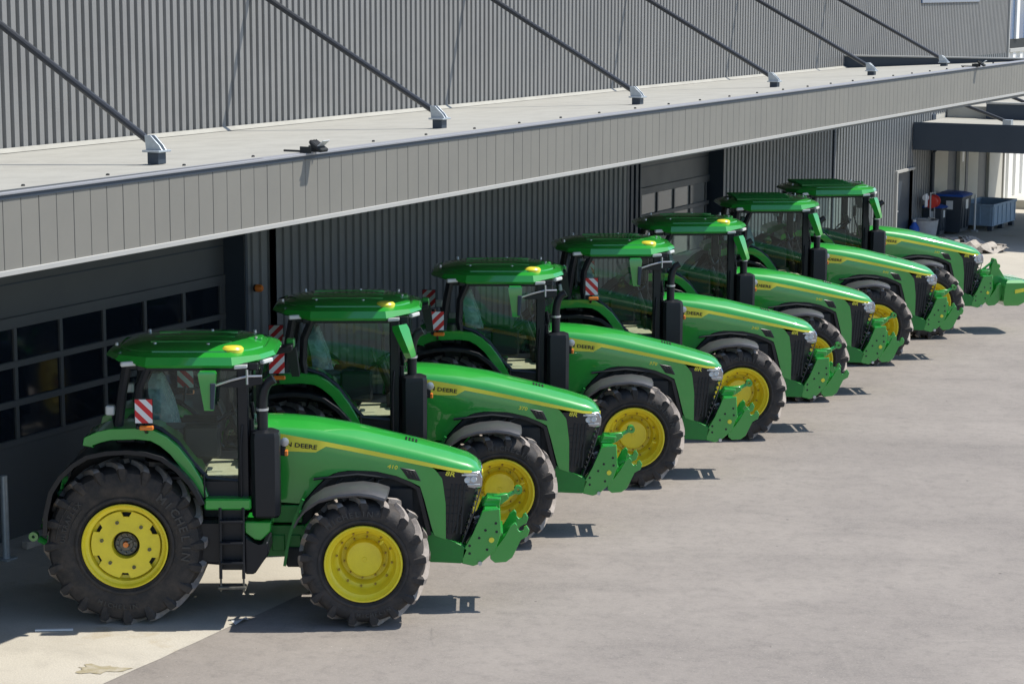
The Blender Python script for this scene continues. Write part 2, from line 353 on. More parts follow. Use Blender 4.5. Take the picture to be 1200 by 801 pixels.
# membrane turn-up and seams
m = MB(); m.add([(DW+.01, B0, 5.60), (DW+.12, B0, 5.545), (DW+.12, B1, 5.545), (DW+.01, B1, 5.60)], [(0, 1, 2, 3)]); link('turn_up', m.mesh('turn_up', 'deckm'), can)
pitch = .2838; b = -6.17-pitch*22
random.seed(5)
while b+pitch <= B1+.01:
    m = MB(); zt, zb = ztop(b)-.045, zbot(b)+.02
    j = random.uniform(-.001, .001)
    m.add([(FD-.03, b+.003, zb), (FD+j, b+.003, zb), (FD+j, b+.003, zt), (FD-.03, b+.003, zt), (FD-.03, b+pitch-.003, zb), (FD+j, b+pitch-.003, zb), (FD+j, b+pitch-.003, zt), (FD-.03, b+pitch-.003, zt)],
          [(0, 1, 2, 3), (7, 6, 5, 4), (1, 5, 6, 2), (0, 4, 5, 1), (3, 2, 6, 7), (4, 0, 3, 7)], .004)
    link('fascia_panel', m.mesh('fascia_panel', 'fascia'), can); b += pitch
m = MB(); m.b2((FD-.07, B0, 4.90), (FD-.035, B1, 5.76), 0); link('fascia_backing', m.mesh('fascia_backing', 'doorp'), can)
def rail(name, n0, n1, dz0, dz1, zf, mt, bev=.004):
    m = MB(); v = []
    for b in (B0, B1):
        z = zf(b); v += [(n0, b, z+dz0), (n1, b, z+dz0), (n1, b, z+dz1), (n0, b, z+dz1)]
    m.add(v, [(0, 1, 2, 3), (7, 6, 5, 4), (0, 4, 5, 1), (1, 5, 6, 2), (2, 6, 7, 3), (3, 7, 4, 0)], bev); return link(name, m.mesh(name, mt), can)
rail('top_trim', FD-.16, FD+.03, -.028, .0, ztop, 'edge'); rail('trim_groove_strip', FD-.10, FD+.012, -.075, -.03, ztop, 'navy', 0)  # dark strip for the groove under the top trim
rail('bottom_trim', FD-.05, FD+.022, -.035, .022, zbot, 'trim')
m = MB(); m.b2((DW, 35.22, 4.98), (FD+.03, 35.36, 5.86), .005); link('end_wall', m.mesh('end_wall', 'navy'), can)  # faces away from the sun, that shade is put into the navy colour
m = MB(); m.b2((DW, 35.18, 5.86), (FD+.03, 35.40, 5.90), .005); link('end_trim', m.mesh('end_trim', 'trim'), can)
m = MB(); m.b2((FD-.02, 35.18, 4.93), (FD+.035, 35.4, 5.84), .005); link('corner_trim', m.mesh('corner_trim', 'fascia'), can)
m = MB()
for k in range(32):   # screw caps along the edge
    b = B0+1+k*1.46; m.lathe([(ztop(b)-.07, .026), (ztop(b)-.035, .022), (ztop(b)-.03, .01)], (FD-.62, b, 0), 6, 'z', cap=True)
caps = link('screw_cap', m.mesh('screw_cap', 'dark'), can); caps['kind'] = 'stuff'
m = MB()
for k in range(14): b = B0+3.1*k+1; m.b2((DW+.12, b, 5.55), (FD-.2, b+.05, 5.555), 0)
m.bm.free()
RODS = [(4.45, -2.55, .50), (4.24, 4.84, .48), (4.26, 12.14, .50), (4.1, 19.6, .50), (4.05, 26.3, .495), (3.9, 32.9, .49)]
for n0, b0, k in RODS:
    zd = 5.53+(n0-.4)*.043; base = Vector((n0-.10, b0, zd+.255)); L = n0-.12-DW
    t = Vector((DW-.05, b0+.2*(n0-.4), zd+.255+k*(n0-.4)))
    m = MB(); d = (t-base)
    m.tube([base+d*i/10 for i in range(11)], .048, 10); rd = link('tie_rod', m.mesh('tie_rod', 'rod'), can)
    m = MB(); m.box((n0, b0, zd+.06), (.16, .16, .14), .005); link('anchor_block', m.mesh('anchor_block', 'navy'), rd)
    m = MB(); m.box((n0, b0, zd+.145), (.25, .25, .025), .004); link('base_plate', m.mesh('base_plate', 'galv'), rd)
    for q in (-.05, .03):
        m = MB(); m.prism([(n0-.12, zd+.157), (n0+.12, zd+.157), (n0+.07, zd+.22), (n0-.05, zd+.33), (n0-.14, zd+.33)], b0+q, b0+q+.02, .003); link('gusset', m.mesh('gusset', 'galv'), rd)
    m = MB(); m.box(t+Vector((.04, 0, 0)), (.05, .3, .3), .004); link('wall_plate', m.mesh('wall_plate', 'galv'), rd)

def flood(n_, b_, z_, label):
    e = empty('floodlight', site(n_, b_, z_), ANG); tag(e, label, 'floodlight')
    m = MB(); m.b2((-.32, -.015, -.01), (.0, .015, .015), .004); m.b2((-.02, -.11, -.01), (.14, -.09, .07), .004); m.b2((-.02, .09, -.01), (.14, .11, .07), .004); link('bracket', m.mesh('bracket', 'dark'), e)
    rt = Matrix.Rotation(R(32), 3, 'Y')
    m = MB(); m.box((.19, 0, .07), (.20, .17, .05), .012, rt)
    for k in range(5): m.box((.15, -.07+.035*k, .105), (.12, .006, .04), 0, rt)
    link('lamp_body', m.mesh('lamp_body', 'dark'), e)
    m = MB(); m.box((.245, 0, .10), (.15, .15, .01), .002, Matrix.Rotation(R(-40), 3, 'Y')); link('lamp_glass', m.mesh('lamp_glass', 'lens'), e)
flood(5.54, -.95, 5.775, 'black floodlight on the fascia edge between the first two tie rods')
flood(5.54, 29.8, 5.85, 'small dark floodlight on the fascia edge by the farthest tie rod')
e = empty('alarm_beacon', site(.46, 5.55, 2.95), ANG); tag(e, 'round orange alarm light on the wall right of the near door', 'alarm light')
m = MB(); m.lathe([(-.04, .06), (.0, .06)], n=14, axis='x', cap=True); link('mount', m.mesh('mount', 'dark'), e)
m = MB(); m.lathe([(0, .065), (.07, .062), (.1, .04)], n=14, axis='x', cap=True); link('lens', m.mesh('lens', 'orange'), e)

# ------------------------------------------------------------------ lower canopy beyond
c2 = empty('low_canopy', site(0, 42), ANG); tag(c2, 'low flat canopy with shade-coloured dark blue fascia over the waste bins', 'canopy')
def cb(name, lo, hi, mt, par=c2, bev=.005): m = MB(); m.b2(lo, hi, bev); return link(name, m.mesh(name, mt), par)
cb('fascia', (DW+.02, -.06, 2.82), (7.6, .0, 3.67), 'navy'); cb('fascia', (7.55, 0.004, 2.82), (7.6, 13, 3.67), 'navy')  # end face away from the sun: its shade is painted in as navy
cb('deck', (DW+.02, .004, 3.5), (7.54, 11, 3.62), 'deckm'); cb('soffit', (DW+.1, .01, 2.9), (7.5, 11, 2.95), 'doorp')
cb('end_wall', (1.75, 3.4, 3.63), (7.5, 3.6, 4.10), 'navy'); cb('end_trim', (1.75, 3.36, 4.10), (7.5, 3.64, 4.16), 'trim'); cb('deck_step', (DW+.02, 3.65, 3.63), (7.5, 11, 4.0), 'deckm')
for bb in (.7, 6.4):
    m = MB(); m.tube([(3.05, bb, 3.75), (DW, bb+.5, 4.6)], .055, 8); rd = link('tie_rod', m.mesh('tie_rod', 'rod'), c2)
    m = MB(); m.box((3.15, bb, 3.70), (.26, .26, .16), .005); link('anchor_block', m.mesh('anchor_block', 'galv'), rd)
# far building
fb = empty('white_building', site(.3, 53.3), ANG); tag(fb, 'white ribbed building with blue glazing at the far right edge', 'building')
m = MB(); prof = []; y = .0
while y < 24: prof += [(y, 0), (y+.55, 0), (y+.6, .09), (y+.95, .09)]; y += 1.0
n_ = len(prof); m.add([(d, a, .3) for a, d in prof]+[(d, a, 5.5) for a, d in prof], [(i, i+1, n_+i+1, n_+i) for i in range(n_-1)])
link('wall', m.mesh('wall', 'white_w', 20), fb)
cb('plinth', (-.2, 0, 0), (1.0, 24, .32), 'beige', fb); cb('eaves', (-.1, 0, 5.5), (.14, 24, 5.62), 'trim', fb); cb('dark_band', (-.1, 0, 5.62), (.02, 24, 5.95), 'dark', fb)  # dark band above the eaves trim
cb('glazing', (-.05, 0, 5.95), (.02, 24, 10.5), 'skyglass', fb)
for k in range(14): cb('glazing_bar', (.02, .9+1.6*k, 5.95), (.10, 1.3+1.6*k, 10.5), 'white_w', fb)
cb('mass', (-6, 0, 0), (-.12, 24, 10.5), 'dark', fb, 0)

# ------------------------------------------------------------------ yard items by the wall
def thing(name, n_, b_, label, cat, rz=0, z=0, group=None): e = empty(name, site(n_, b_, z), ANG+rz); return tag(e, label, cat, group)
def wheelie(n_, b_, w, d, h, label, rz=0):
    e = thing('wheelie_bin', n_, b_, label, 'bin', rz, 0, 'blue lidded waste bins by the wall')
    m = MB(); m.loops([[(-d*.42, -w*.43, .08), (d*.42, -w*.43, .08), (d*.42, w*.43, .08), (-d*.42, w*.43, .08)], [(-d/2, -w/2, h*.9), (d/2, -w/2, h*.9), (d/2, w/2, h*.9), (-d/2, w/2, h*.9)]])
    m.b2((-d/2-.02, -w/2-.02, h*.86), (d/2+.02, w/2+.02, h*.9), .01)
    for k in range(3): m.b2((-d*.44, -w*.5+.02+w*.3*(k+.3), .2), (d*.5, -w*.5+.05+w*.3*(k+.3), h*.8), .004)
    link('body', m.mesh('body', 'bin'), e)
    m = MB(); m.loops([[(-d/2-.03, -w/2-.03, h*.9), (d/2+.05, -w/2-.03, h*.9), (d/2+.05, w/2+.03, h*.9), (-d/2-.03, w/2+.03, h*.9)], [(-d/2, -w/2, h*.95), (d/2, -w/2, h*.94), (d/2, w/2, h*.94), (-d/2, w/2, h*.95)], [(-d*.35, -w*.3, h), (d*.3, -w*.3, h*.985), (d*.3, w*.3, h*.985), (-d*.35, w*.3, h)]]); link('lid', m.mesh('lid', 'bluelid'), e)
    m = MB(); m.b2((d*.495, -w*.12, h*.6), (d*.52, w*.12, h*.82), 0); link('sticker', m.mesh('sticker', 'white'), e); m = MB(); m.b2((-d*.1, -w*.515, h*.6), (d*.15, -w*.49, h*.8), 0); link('sticker', m.mesh('sticker', 'white'), e)
    for s in (-1, 1):
        m = MB(); m.lathe([(s*w*.38-.03, .1), (s*w*.38+.03, .1)], (-d*.35, 0, .1), 14, cap=True); link('wheel', m.mesh('wheel', 'rubber'), e)
wheelie(1.0, 44.7, 1.1, .85, 1.35, 'large dark bin with blue lid beside the blue grey crate')
wheelie(.72, 43.55, .6, .6, 1.02, 'small dark bin with blue lid in front of the large bin')
e = thing('pallet_box', 1.48, 46.95, 'blue grey plastic pallet box standing right of the bins', 'crate', R(-4))
m = MB(); w, d, h = 2.3, 1.2, .86
for lo, hi in (((-d/2, -w/2, .16), (d/2, w/2, .2)), ((-d/2, -w/2, .2), (-d/2+.04, w/2, h)), ((d/2-.04, -w/2, .2), (d/2, w/2, h)), ((-d/2+.045, -w/2, .2), (d/2-.045, -w/2+.04, h)), ((-d/2+.045, w/2-.04, .2), (d/2-.045, w/2, h))): m.b2(lo, hi, .005)
link('box', m.mesh('box', 'crate'), e)
m = MB(); m.b2((-d/2-.03, -w/2-.03, h-.07), (d/2+.03, -w/2+.0, h+.01), .008); m.b2((d/2, -w/2-.03, h-.07), (d/2+.03, w/2+.03, h+.01), .008); m.b2((-d/2-.03, w/2, h-.07), (d/2, w/2+.03, h+.01), .008); m.b2((-d/2-.03, -w/2, h-.07), (-d/2, w/2, h+.01), .008); link('rim', m.mesh('rim', 'crate'), e)
for k in range(4):
    m = MB(); x = -d/2+.1+k*(d-.2)/3; m.b2((x-.03, -w/2-.02, .2), (x+.03, -w/2+.0, h-.07), .006); link('rib', m.mesh('rib', 'crate'), e)
for k in range(6):
    m = MB(); y = -w/2+.1+k*(w-.2)/5; m.b2((d/2, y-.03, .2), (d/2+.02, y+.03, h-.07), .006); link('rib', m.mesh('rib', 'crate'), e)
for x in (-d/2+.1, d/2-.1):
    for y in (-w/2+.12, 0, w/2-.12): m = MB(); m.box((x, y, .08), (.16, .2, .16), .01); link('foot', m.mesh('foot', 'bin'), e)
e = thing('rubble_tub', .75, 42.4, 'pale round tub filled with brown scraps left of the small bin', 'tub')
m = MB(); m.lathe([(0, .30), (.02, .33), (.62, .42), (.64, .44), (.64, .40), (.5, .38)], n=22, axis='z'); link('tub_body', m.mesh('tub', 'tub'), e)
m = MB(); random.seed(9)
for k in range(26): a = random.uniform(0, 6.3); r = random.uniform(0, .3); m.box((r*cos(a), r*sin(a), .58+random.uniform(-.03, .08)), (random.uniform(.08, .3), .08, .04), .004, Matrix.Rotation(random.uniform(0, 3), 3, 'Z') @ Matrix.Rotation(random.uniform(-.5, .5), 3, 'X'))
link('scraps', m.mesh('scraps', 'board'), e)['kind'] = 'stuff'
e = thing('hose_reel', .8, 43.0, 'red drum on a pale stand above the tub', 'reel')
m = MB(); m.tube([(0, -.24, 0), (0, -.24, 1.45)], .025, 8); m.tube([(0, .24, 0), (0, .24, 1.45)], .025, 8); m.tube([(0, -.24, 1.42), (0, .24, 1.42)], .02, 8); m.tube([(-.2, -.24, .02), (.25, -.24, .02)], .025, 8); m.tube([(-.2, .24, .02), (.25, .24, .02)], .025, 8); link('stand', m.mesh('stand', 'tub'), e)
m = MB(); m.lathe([(-.2, .08), (-.2, .2), (-.17, .2), (-.16, .15), (.16, .15), (.17, .2), (.2, .2), (.2, .08)], (0, 0, 1.15), 22, cap=True); link('drum', m.mesh('drum', 'redp'), e)
m = MB(); m.lathe([(-.03, .1), (.03, .1)], (-.1, -.42, 1.3), 16, cap=True); m.b2((-.12, -.48, 1.0), (-.06, -.3, 1.42), .02); link('guide', m.mesh('guide', 'white'), e)
o = thing('canister', .55, 41.95, 'small blue canister against the wall left of the tub', 'canister')
m = MB(); m.lathe([(0, .13), (.02, .16), (.42, .16), (.5, .10), (.58, .05), (.6, .05)], n=16, axis='z', cap=True); link('can_body', m.mesh('canister', 'bluelid'), o)
m = MB(); m.lathe([(.6, .055), (.66, .055)], n=12, axis='z', cap=True); link('cap', m.mesh('cap', 'white'), o)
e = thing('post', 1.5, 45.45, 'thin white marker post between bin and crate', 'post')
m = MB(); m.tube([(0, 0, 0), (0, 0, 1.2)], .03, 8); link('pole', m.mesh('pole', 'white'), e)
m = MB(); m.box((0, 0, .03), (.2, .2, .06), .01); link('foot', m.mesh('foot', 'tub'), e)
# long slats stacked on the ground
random.seed(11)
for k in range(2):
    e = thing('board_stack', 2.3+k*.75, 41.3-k*.9, ('grey weathered boards heaped on the ground before the bins', 'dusty folded tarpaulin and slats at the end of the board heap')[k], 'boards', R(-60+25*k))
    for j in range(9):
        m = MB(); m.box((random.uniform(-.1, .1), -.5+.125*j+random.uniform(-.02, .02), .06+.05*(j % 3)+random.uniform(0, .03)), (1.7 if k == 0 else 1.2, .1, .045), .006, Matrix.Rotation(random.uniform(-.09, .09), 3, 'Z') @ Matrix.Rotation(random.uniform(-.06, .06), 3, 'Y')); link('board', m.mesh('board', 'board' if (j+k) % 3 else 'sack'), e)
    m = MB(); L = []
    for a in range(9):
        L.append([(-.7+1.4*a/8+random.uniform(-.04, .04), -.55+1.1*q/8, .22+.07*sin(a*1.7+q)+random.uniform(-.03, .03)-(.16 if q in (0, 8) or a in (0, 8) else 0)) for q in range(9)])
    m.add([p for l in L for p in l], [(a*9+q, a*9+q+1, (a+1)*9+q+1, (a+1)*9+q) for a in range(8) for q in range(8) if k or (a+q) % 3]); link('tarpaulin', m.mesh('tarpaulin', 'sack'), e)
# bollard at the near door, laths and scraps on the apron
e = thing('bollard', .66, -1.04, 'thin galvanised pole standing by the near door', 'bollard')
m = MB(); m.tube([(0, 0, 0), (0, 0, 1.18)], .052, 14); link('pole', m.mesh('pole', 'galv'), e)
m = MB(); m.box((0, 0, .012), (.22, .22, .024), .004); link('foot_plate', m.mesh('foot_plate', 'galv'), e)
e = empty('lath', (-5.6, 25.98, .0), R(4)); tag(e, 'pale thin lath lying at the shadow edge by the rear wheel', 'lath')
m = MB(); m.box((0, 0, .014), (.46, .045, .02), .003); link('strip', m.mesh('strip', 'white'), e)
e = empty('plastic_scrap', (-3.36, 26.35, 0), R(55)); tag(e, 'crumpled white scrap on the apron seam between the wheels', 'scrap')
m = MB(); m.add([(-.13, -.03, .01), (0, -.06, .06), (.13, -.02, .01), (.16, .05, .03), (0, .05, .02), (-.12, .05, .05)], [(0, 1, 4, 5), (1, 2, 3, 4)]); link('sheet', m.mesh('sheet', 'white'), e)
e = empty('timber_block', (-6.75, 30.05, 0), R(60)); tag(e, 'small wooden block lying at the foot of the near door', 'block')
m = MB(); m.box((0, 0, .05), (.3, .1, .1), .006); link('block', m.mesh('block', 'board'), e)

# ------------------------------------------------------------------ tractors
CACHE = {}
def part(name, key, mt, fn, parent):
    if key not in CACHE:
        m = MB(); fn(m); CACHE[key] = m.mesh(key, mt, 18 if key in ('rf', 'rt') else 34)
        if key in ('tyre_f', 'tyre_r'): CACHE[key].materials.append(G['tread'])
    return link(name, CACHE[key], parent)
def arch(pts, x): pass
# --- tyres and rims (centred on the axle, outer face towards -y)
def tyre(m, Ro, Ri, w, nl, lh):
    h = w/2; Rc = Ro-lh
    prof = [(-h*.70, Ri-.005), (-h*.86, Ri+.02), (-h*.97, Ri+(Rc-Ri)*.28), (-h*1.0, Ri+(Rc-Ri)*.5), (-h*.98, Ri+(Rc-Ri)*.72), (-h*.90, Rc-.045), (-h*.76, Rc-.012), (-h*.4, Rc+.004), (0, Rc+.008)]
    prof += [(-t, r) for t, r in prof[-2::-1]]
    m.lathe(prof, n=96)
    m.lathe([(-h*.995, Ri+.05), (-h*1.012, Ri+.062), (-h*1.012, Ri+.072), (-h*.998, Ri+.085)], n=96)
    for side in (-1, 1):
        for k in range(nl):
            a0 = 2*pi*(k+(.5 if side > 0 else 0))/nl
            st = [(.03, 0.0, 0, 1), (.30, .085, 0, 1), (.60, .155, -.003, 1.05), (.86, .20, -.012, 1.2), (1.0, .215, -.04, 1.45), (1.03, .225, -.12, 1.5), (1.0, .235, -.20, 1.1)]
            wd = pi*Ro/nl*.44; v = []
            for j, (u, da, dr, sc) in enumerate(st):
                y = side*h*u; r = Ro+dr; rin = r-lh-.02 if j < 4 else r-.03-.01*(j-4)
                yi = y if j < 4 else side*h*(.92 if j < 6 else .96)
                for (ww, rr, yy) in ((1.35, rin, yi), (.8, r, y), (-.8, r, y), (-1.35, rin, yi)):
                    a = a0+da+ww*wd*sc*.5/Ro; v.append((rr*sin(a), yy, rr*cos(a)))
            f = []
            for j in range(len(st)-1):
                for q in range(3): f.append((j*4+q, j*4+q+1, j*4+q+5, j*4+q+4))
            f += [(0, 3, 2, 1), tuple(len(st)*4-4+q for q in range(4))]
            a_ = len(m.bm.faces); m.add(v, f); m.bm.faces.ensure_lookup_table()
            for j in range(15): m.bm.faces[a_+j].material_index = 1 if j < 12 else 0
def word_arc(m, txt, size, rad, a_mid, y, flip=False):
    """raised letters round the sidewall facing -y; a_mid measured from +x towards +z"""
    adv = size*.78; n = len(txt); tot = adv*(n-1)
    for i, ch in enumerate(txt):
        if ch == ' ': continue
        v, f, _ = text_polys(ch, size, .006)
        if not v: continue
        cxm = (min(p[0] for p in v)+max(p[0] for p in v))/2
        a = a_mid + (tot/2-adv*i)/rad if not flip else a_mid-(tot/2-adv*i)/rad
        up = Vector((cos(a), 0, sin(a))) * (-1 if flip else 1); right = Vector((sin(a), 0, -cos(a))) * (-1 if flip else 1)
        c = Vector((cos(a), 0, sin(a)))*rad
        m.add([c+right*(p[0]-cxm)+up*(p[1]-size*.35)+Vector((0, y-p[2], 0)) for p in v], f)
def rear_text(m):
    word_arc(m, 'MICHELIN', .15, .76, R(44), -.349)
    word_arc(m, 'ULTRAFLEX', .08, .76, R(178), -.349)
    word_arc(m, 'MICHELIN', .08, .76, R(285), -.349, True)
    for a0, a1 in ((R(160), R(197)), (R(8), R(78))):
        for rr in (.69, .84):
            if a0 > 1: m.tube([(rr*cos(a0+(a1-a0)*k/10), -.343, rr*sin(a0+(a1-a0)*k/10)) for k in range(11)], .006, 4)
def front_text(m): word_arc(m, 'MICHELIN', .10, .64, R(95), -.312); word_arc(m, 'MICHELIN', .07, .64, R(270), -.312, True)
def rim_f(m):
    m.lathe([(-.20, .47), (-.285, .485), (-.30, .478), (-.30, .462), (-.27, .45), (-.235, .425), (-.22, .405), (-.06, .378), (-.03, .36), (-.01, .325), (.04, .305), (.09, .29), (.10, .225)], n=64)
def rimdisc_f(m):
    m.lathe([(.10, .235), (-.02, .226), (-.04, .215), (-.045, .20), (-.047, .03), (-.055, .025), (-.055, .002)], n=48)
    m.box((.27, -.17, .2), (.07, .05, .03), .006, Matrix.Rotation(R(-35), 3, 'Y'))
def hub_bolts_f(m):
    for k in range(12):
        a = 2*pi*k/12+.2; c = (.343*cos(a), -.02, .343*sin(a)); m.lathe([(-.03, .013), (.01, .015)], c, 8, cap=True)
    for k in range(10):
        a = 2*pi*k/10; c = (.262*cos(a), .09, .262*sin(a)); m.lathe([(-.03, .013), (.01, .013)], c, 6, cap=True)
def small(f):
    def g(m): f(m); bmesh.ops.scale(m.bm, vec=(.888, 1, .888), verts=m.bm.verts); bmesh.ops.translate(m.bm, vec=(0, .01, 0), verts=m.bm.verts)
    return g
@small
def rim_r(m):
    m.lathe([(-.22, .555), (-.33, .60), (-.345, .597), (-.35, .583), (-.335, .565), (-.30, .553), (-.285, .53), (-.28, .51), (-.20, .488), (-.19, .45)], n=80)
@small
def disc_r(m):
    N = 96; ro = []
    for k in range(N):
        a = 360*k/N; d = (a-42) % 60; ro.append(.40 if d < 15 else .478)
    yo, yi = -.262, -.235; out = [(ro[k]*cos(2*pi*k/N), yo, ro[k]*sin(2*pi*k/N)) for k in range(N)]
    inn = [(.195*cos(2*pi*k/N), yo-.006, .195*sin(2*pi*k/N)) for k in range(N)]
    oub = [(x, yi, z) for x, y, z in out]; inb = [(.175*cos(2*pi*k/N), -.13, .175*sin(2*pi*k/N)) for k in range(N)]
    m.add(inn+out+oub+inb, [f for k in range(N) for f in ((k, (k+1) % N, N+(k+1) % N, N+k), (N+k, N+(k+1) % N, 2*N+(k+1) % N, 2*N+k), (k, 3*N+k, 3*N+(k+1) % N, (k+1) % N))])
@small
def back_r(m): m.lathe([(-.17, .54), (-.17, .17)], n=48)
@small
def disc_bolts(m):
    for k in range(6):
        a = R(12+60*k); m.lathe([(-.285, .012), (-.285, .024), (-.26, .026)], (.335*cos(a), 0, .335*sin(a)), 10)
@small
def hub_r(m):
    m.lathe([(-.12, .165), (-.205, .155), (-.215, .15), (-.205, .10), (-.22, .09), (-.225, .05)], n=30); 
    for k in range(10):
        a = 2*pi*k/10; m.lathe([(-.245, .014), (-.21, .014)], (.125*cos(a), 0, .125*sin(a)), 8, cap=True)
    m.box((.03, -.26, .05), (.03, .02, .12), .004, Matrix.Rotation(R(35), 3, 'Y'))
@small
def hubcap_r(m): m.lathe([(-.235, .042), (-.27, .038), (-.275, .002)], n=16)
FX, FZ, RXX, RZ = 3.0, .805, .065, 1.0
def wheel(root, kind, side, spin, rich):
    x, z, y = (FX, FZ, .84) if kind == 'front' else (RXX, RZ, .67)
    w = empty('front_wheel' if kind == 'front' else 'rear_wheel', (x, side*y, z), 0, root)
    w.rotation_euler = (0, spin, 0) if side < 0 else (0, spin, pi)
    if kind == 'front':
        part('tyre', 'tyre_f', 'rubber', lambda m: tyre(m, .815, .475, .62, 17, .06), w); part('tyre_lettering', 'ttf', 'tyretext', front_text, w)
        part('rim', 'rim_f', 'yellow', rim_f, w); part('hub', 'hub_f', 'yellow', rimdisc_f, w); part('wheel_bolt', 'hbf', 'bolt', hub_bolts_f, w)
    else:
        part('tyre', 'tyre_r', 'rubber', lambda m: tyre(m, 1.02, .525, .68, 20, .06), w)
        part('tyre_lettering', 'ttr', 'tyretext', rear_text, w)
        part('rim', 'rim_r', 'yellow', rim_r, w); part('wheel_disc', 'disc_r', 'yellow', disc_r, w); part('hub_recess', 'back_r', 'dark', back_r, w)
        part('disc_bolt', 'dbo', 'hubm', disc_bolts, w); part('hub', 'hub_r', 'hubm', hub_r, w); part('hub_cap', 'hubcap_r', 'orange', hubcap_r, w)
def lerp(tab, x):
    if x <= tab[0][0]: return tab[0][1]
    for (a, p), (b, q) in zip(tab[:-1], tab[1:]):
        if x <= b: return p+(q-p)*(x-a)/(b-a)
    return tab[-1][1]
CREST = [(1.7, 2.45), (2.0, 2.45), (2.35, 2.42), (2.84, 2.34), (3.22, 2.245), (3.63, 2.145), (4.01, 2.04), (4.27, 1.955), (4.38, 1.89), (4.44, 1.80)]
SHO = [(1.7, 2.325), (1.93, 2.285), (2.43, 2.195), (3.12, 2.055), (3.72, 1.925), (4.20, 1.815), (4.44, 1.785)]
SBOT = [(1.7, 2.085), (1.92, 2.08), (2.38, 2.06), (2.51, 2.135), (3.12, 2.01), (3.72, 1.885), (4.20, 1.79), (4.44, 1.77)]
WID = [(1.7, .425), (3.9, .41), (4.2, .385), (4.32, .36), (4.40, .31), (4.45, .22)]
def hood_top(m):
    L = []; xs = [1.7, 1.9, 2.1, 2.35, 2.6, 2.84, 3.03, 3.22, 3.43, 3.63, 3.82, 4.01, 4.14, 4.27, 4.34, 4.39, 4.42, 4.445]
    us = [-1, -.97, -.88, -.84, -.80, -.6, -.46, -.42, -.2, 0, .2, .42, .46, .6, .80, .84, .88, .97, 1]
    for x in xs:
        w, zc, zs = lerp(WID, x), lerp(CREST, x), lerp(SHO, x)
        prof = [(0, 0), (.03, .26), (.12, .50), (.16, .56), (.20, .61), (.54, .90), (.58, .915), (1, 1)]
        def hz(u): return lerp(prof, 1-abs(u))
        L.append([(x, u*w, zs+(zc-zs)*hz(u)) for u in us])
    n = len(us); v = [p for l in L for p in l]; f = [(i*n+j, i*n+j+1, (i+1)*n+j+1, (i+1)*n+j) for i in range(len(xs)-1) for j in range(n-1)]
    v2 = [(x, y*.96, z-.03) for x, y, z in v]; k = len(v)
    m.add(v+v2, f+[tuple(q+k for q in t[::-1]) for t in f]+[(i*n, (i+1)*n, (i+1)*n+k, i*n+k) for i in range(len(xs)-1)]+[(i*n+n-1, i*n+n-1+k, (i+1)*n+n-1+k, (i+1)*n+n-1) for i in range(len(xs)-1)]+[((len(xs)-1)*n+j, (len(xs)-1)*n+j+1, (len(xs)-1)*n+j+1+k, (len(xs)-1)*n+j+k) for j in range(n-1)])
SIDEB = [(1.7, 1.43), (1.9, 1.42), (2.18, 1.40), (2.26, 1.48), (2.37, 1.61), (2.50, 1.74), (2.63, 1.805), (2.8, 1.83), (3.12, 1.82), (3.38, 1.76), (3.57, 1.68), (3.68, 1.62), (3.74, 1.42), (3.80, 1.18), (3.85, .99), (4.01, .93)]
SIDET = [(1.7, 2.33), (1.93, 2.29), (2.43, 2.2), (3.12, 2.06), (3.72, 1.93), (3.87, 1.83), (3.96, 1.71), (4.01, 1.3)]
def side_panel(s):
    def fn(m):
        xs = [1.7+.06*k for k in range(33)]+[3.68, 3.71, 3.74, 3.77, 3.80, 3.83, 3.86, 3.89, 3.92, 3.955, 3.97, 4.0]; K = 8
        xs = sorted(set(round(x, 3) for x in xs)); v = []
        for x in xs:
            zt, zb = lerp(SIDET, x), lerp(SIDEB, x)
            for k in range(K+1):
                t = k/K; z = zt+(zb-zt)*t
                y = .418+.022*sin(pi*min(1, (lerp(SHO, x)-z)/.55))*(1 if x < 3.4 else max(0, 1-(x-3.4)/.4))-.02*max(0, (x-3.6))
                v.append((x, s*y, z))
        n = K+1; nx = len(xs); f = [(i*n+j, i*n+j+1, (i+1)*n+j+1, (i+1)*n+j) for i in range(nx-1) for j in range(K)]
        k0 = len(v); v2 = [(x, y-s*.03, z) for x, y, z in v]
        rim = []
        for i in range(nx-1):
            for j in (0, K): a, b = i*n+j, (i+1)*n+j; rim.append((a, b, b+k0, a+k0))
        for i in (0, nx-1):
            for j in range(K): a, b = i*n+j, i*n+j+1; rim.append((a, b, b+k0, a+k0))
        m.add(v+v2, f+[tuple(q+k0 for q in t[::-1]) for t in f]+rim)
    return fn
def stripe(s):
    def fn(m):
        xs = [1.72, 1.93, 2.15, 2.38, 2.43, 2.51, 2.8, 3.12, 3.4, 3.72, 3.95, 4.2, 4.33]
        v = []
        for x in xs:
            y = (.426 if x < 2.6 else .423) if x < 3.9 else lerp(WID, x)+.010
            if x > 3.3 and x < 3.9: y = .420
            v += [(x, s*y, lerp(SHO, x)+.012), (x, s*(y+(.014 if x < 2.55 else .004)), lerp(SBOT, x))]
        v2 = [(x, y+s*.003, z) for x, y, z in v]; k = len(v)
        m.add(v2+v, [(2*i, 2*i+1, 2*i+3, 2*i+2) for i in range(len(xs)-1)]+[(2*i+k, 2*i+2+k, 2*i+3+k, 2*i+1+k) for i in range(len(xs)-1)])
    return fn
def words(txt, size, x, z, y, s, slope=0, italic=0, sx=1):
    def fn(m):
        v, f, w = text_polys(txt, size, .0015); c, q = cos(slope), sin(slope)
        out = []
        for p in v:
            px = (p[0]+italic*p[1])*sx; pz = p[1]
            if s > 0: px = w*sx-px
            out.append((x+px*c+pz*-q, s*(y+.001)+s*p[2], z+px*q+pz*c))
        m.add(out, f)
    return fn
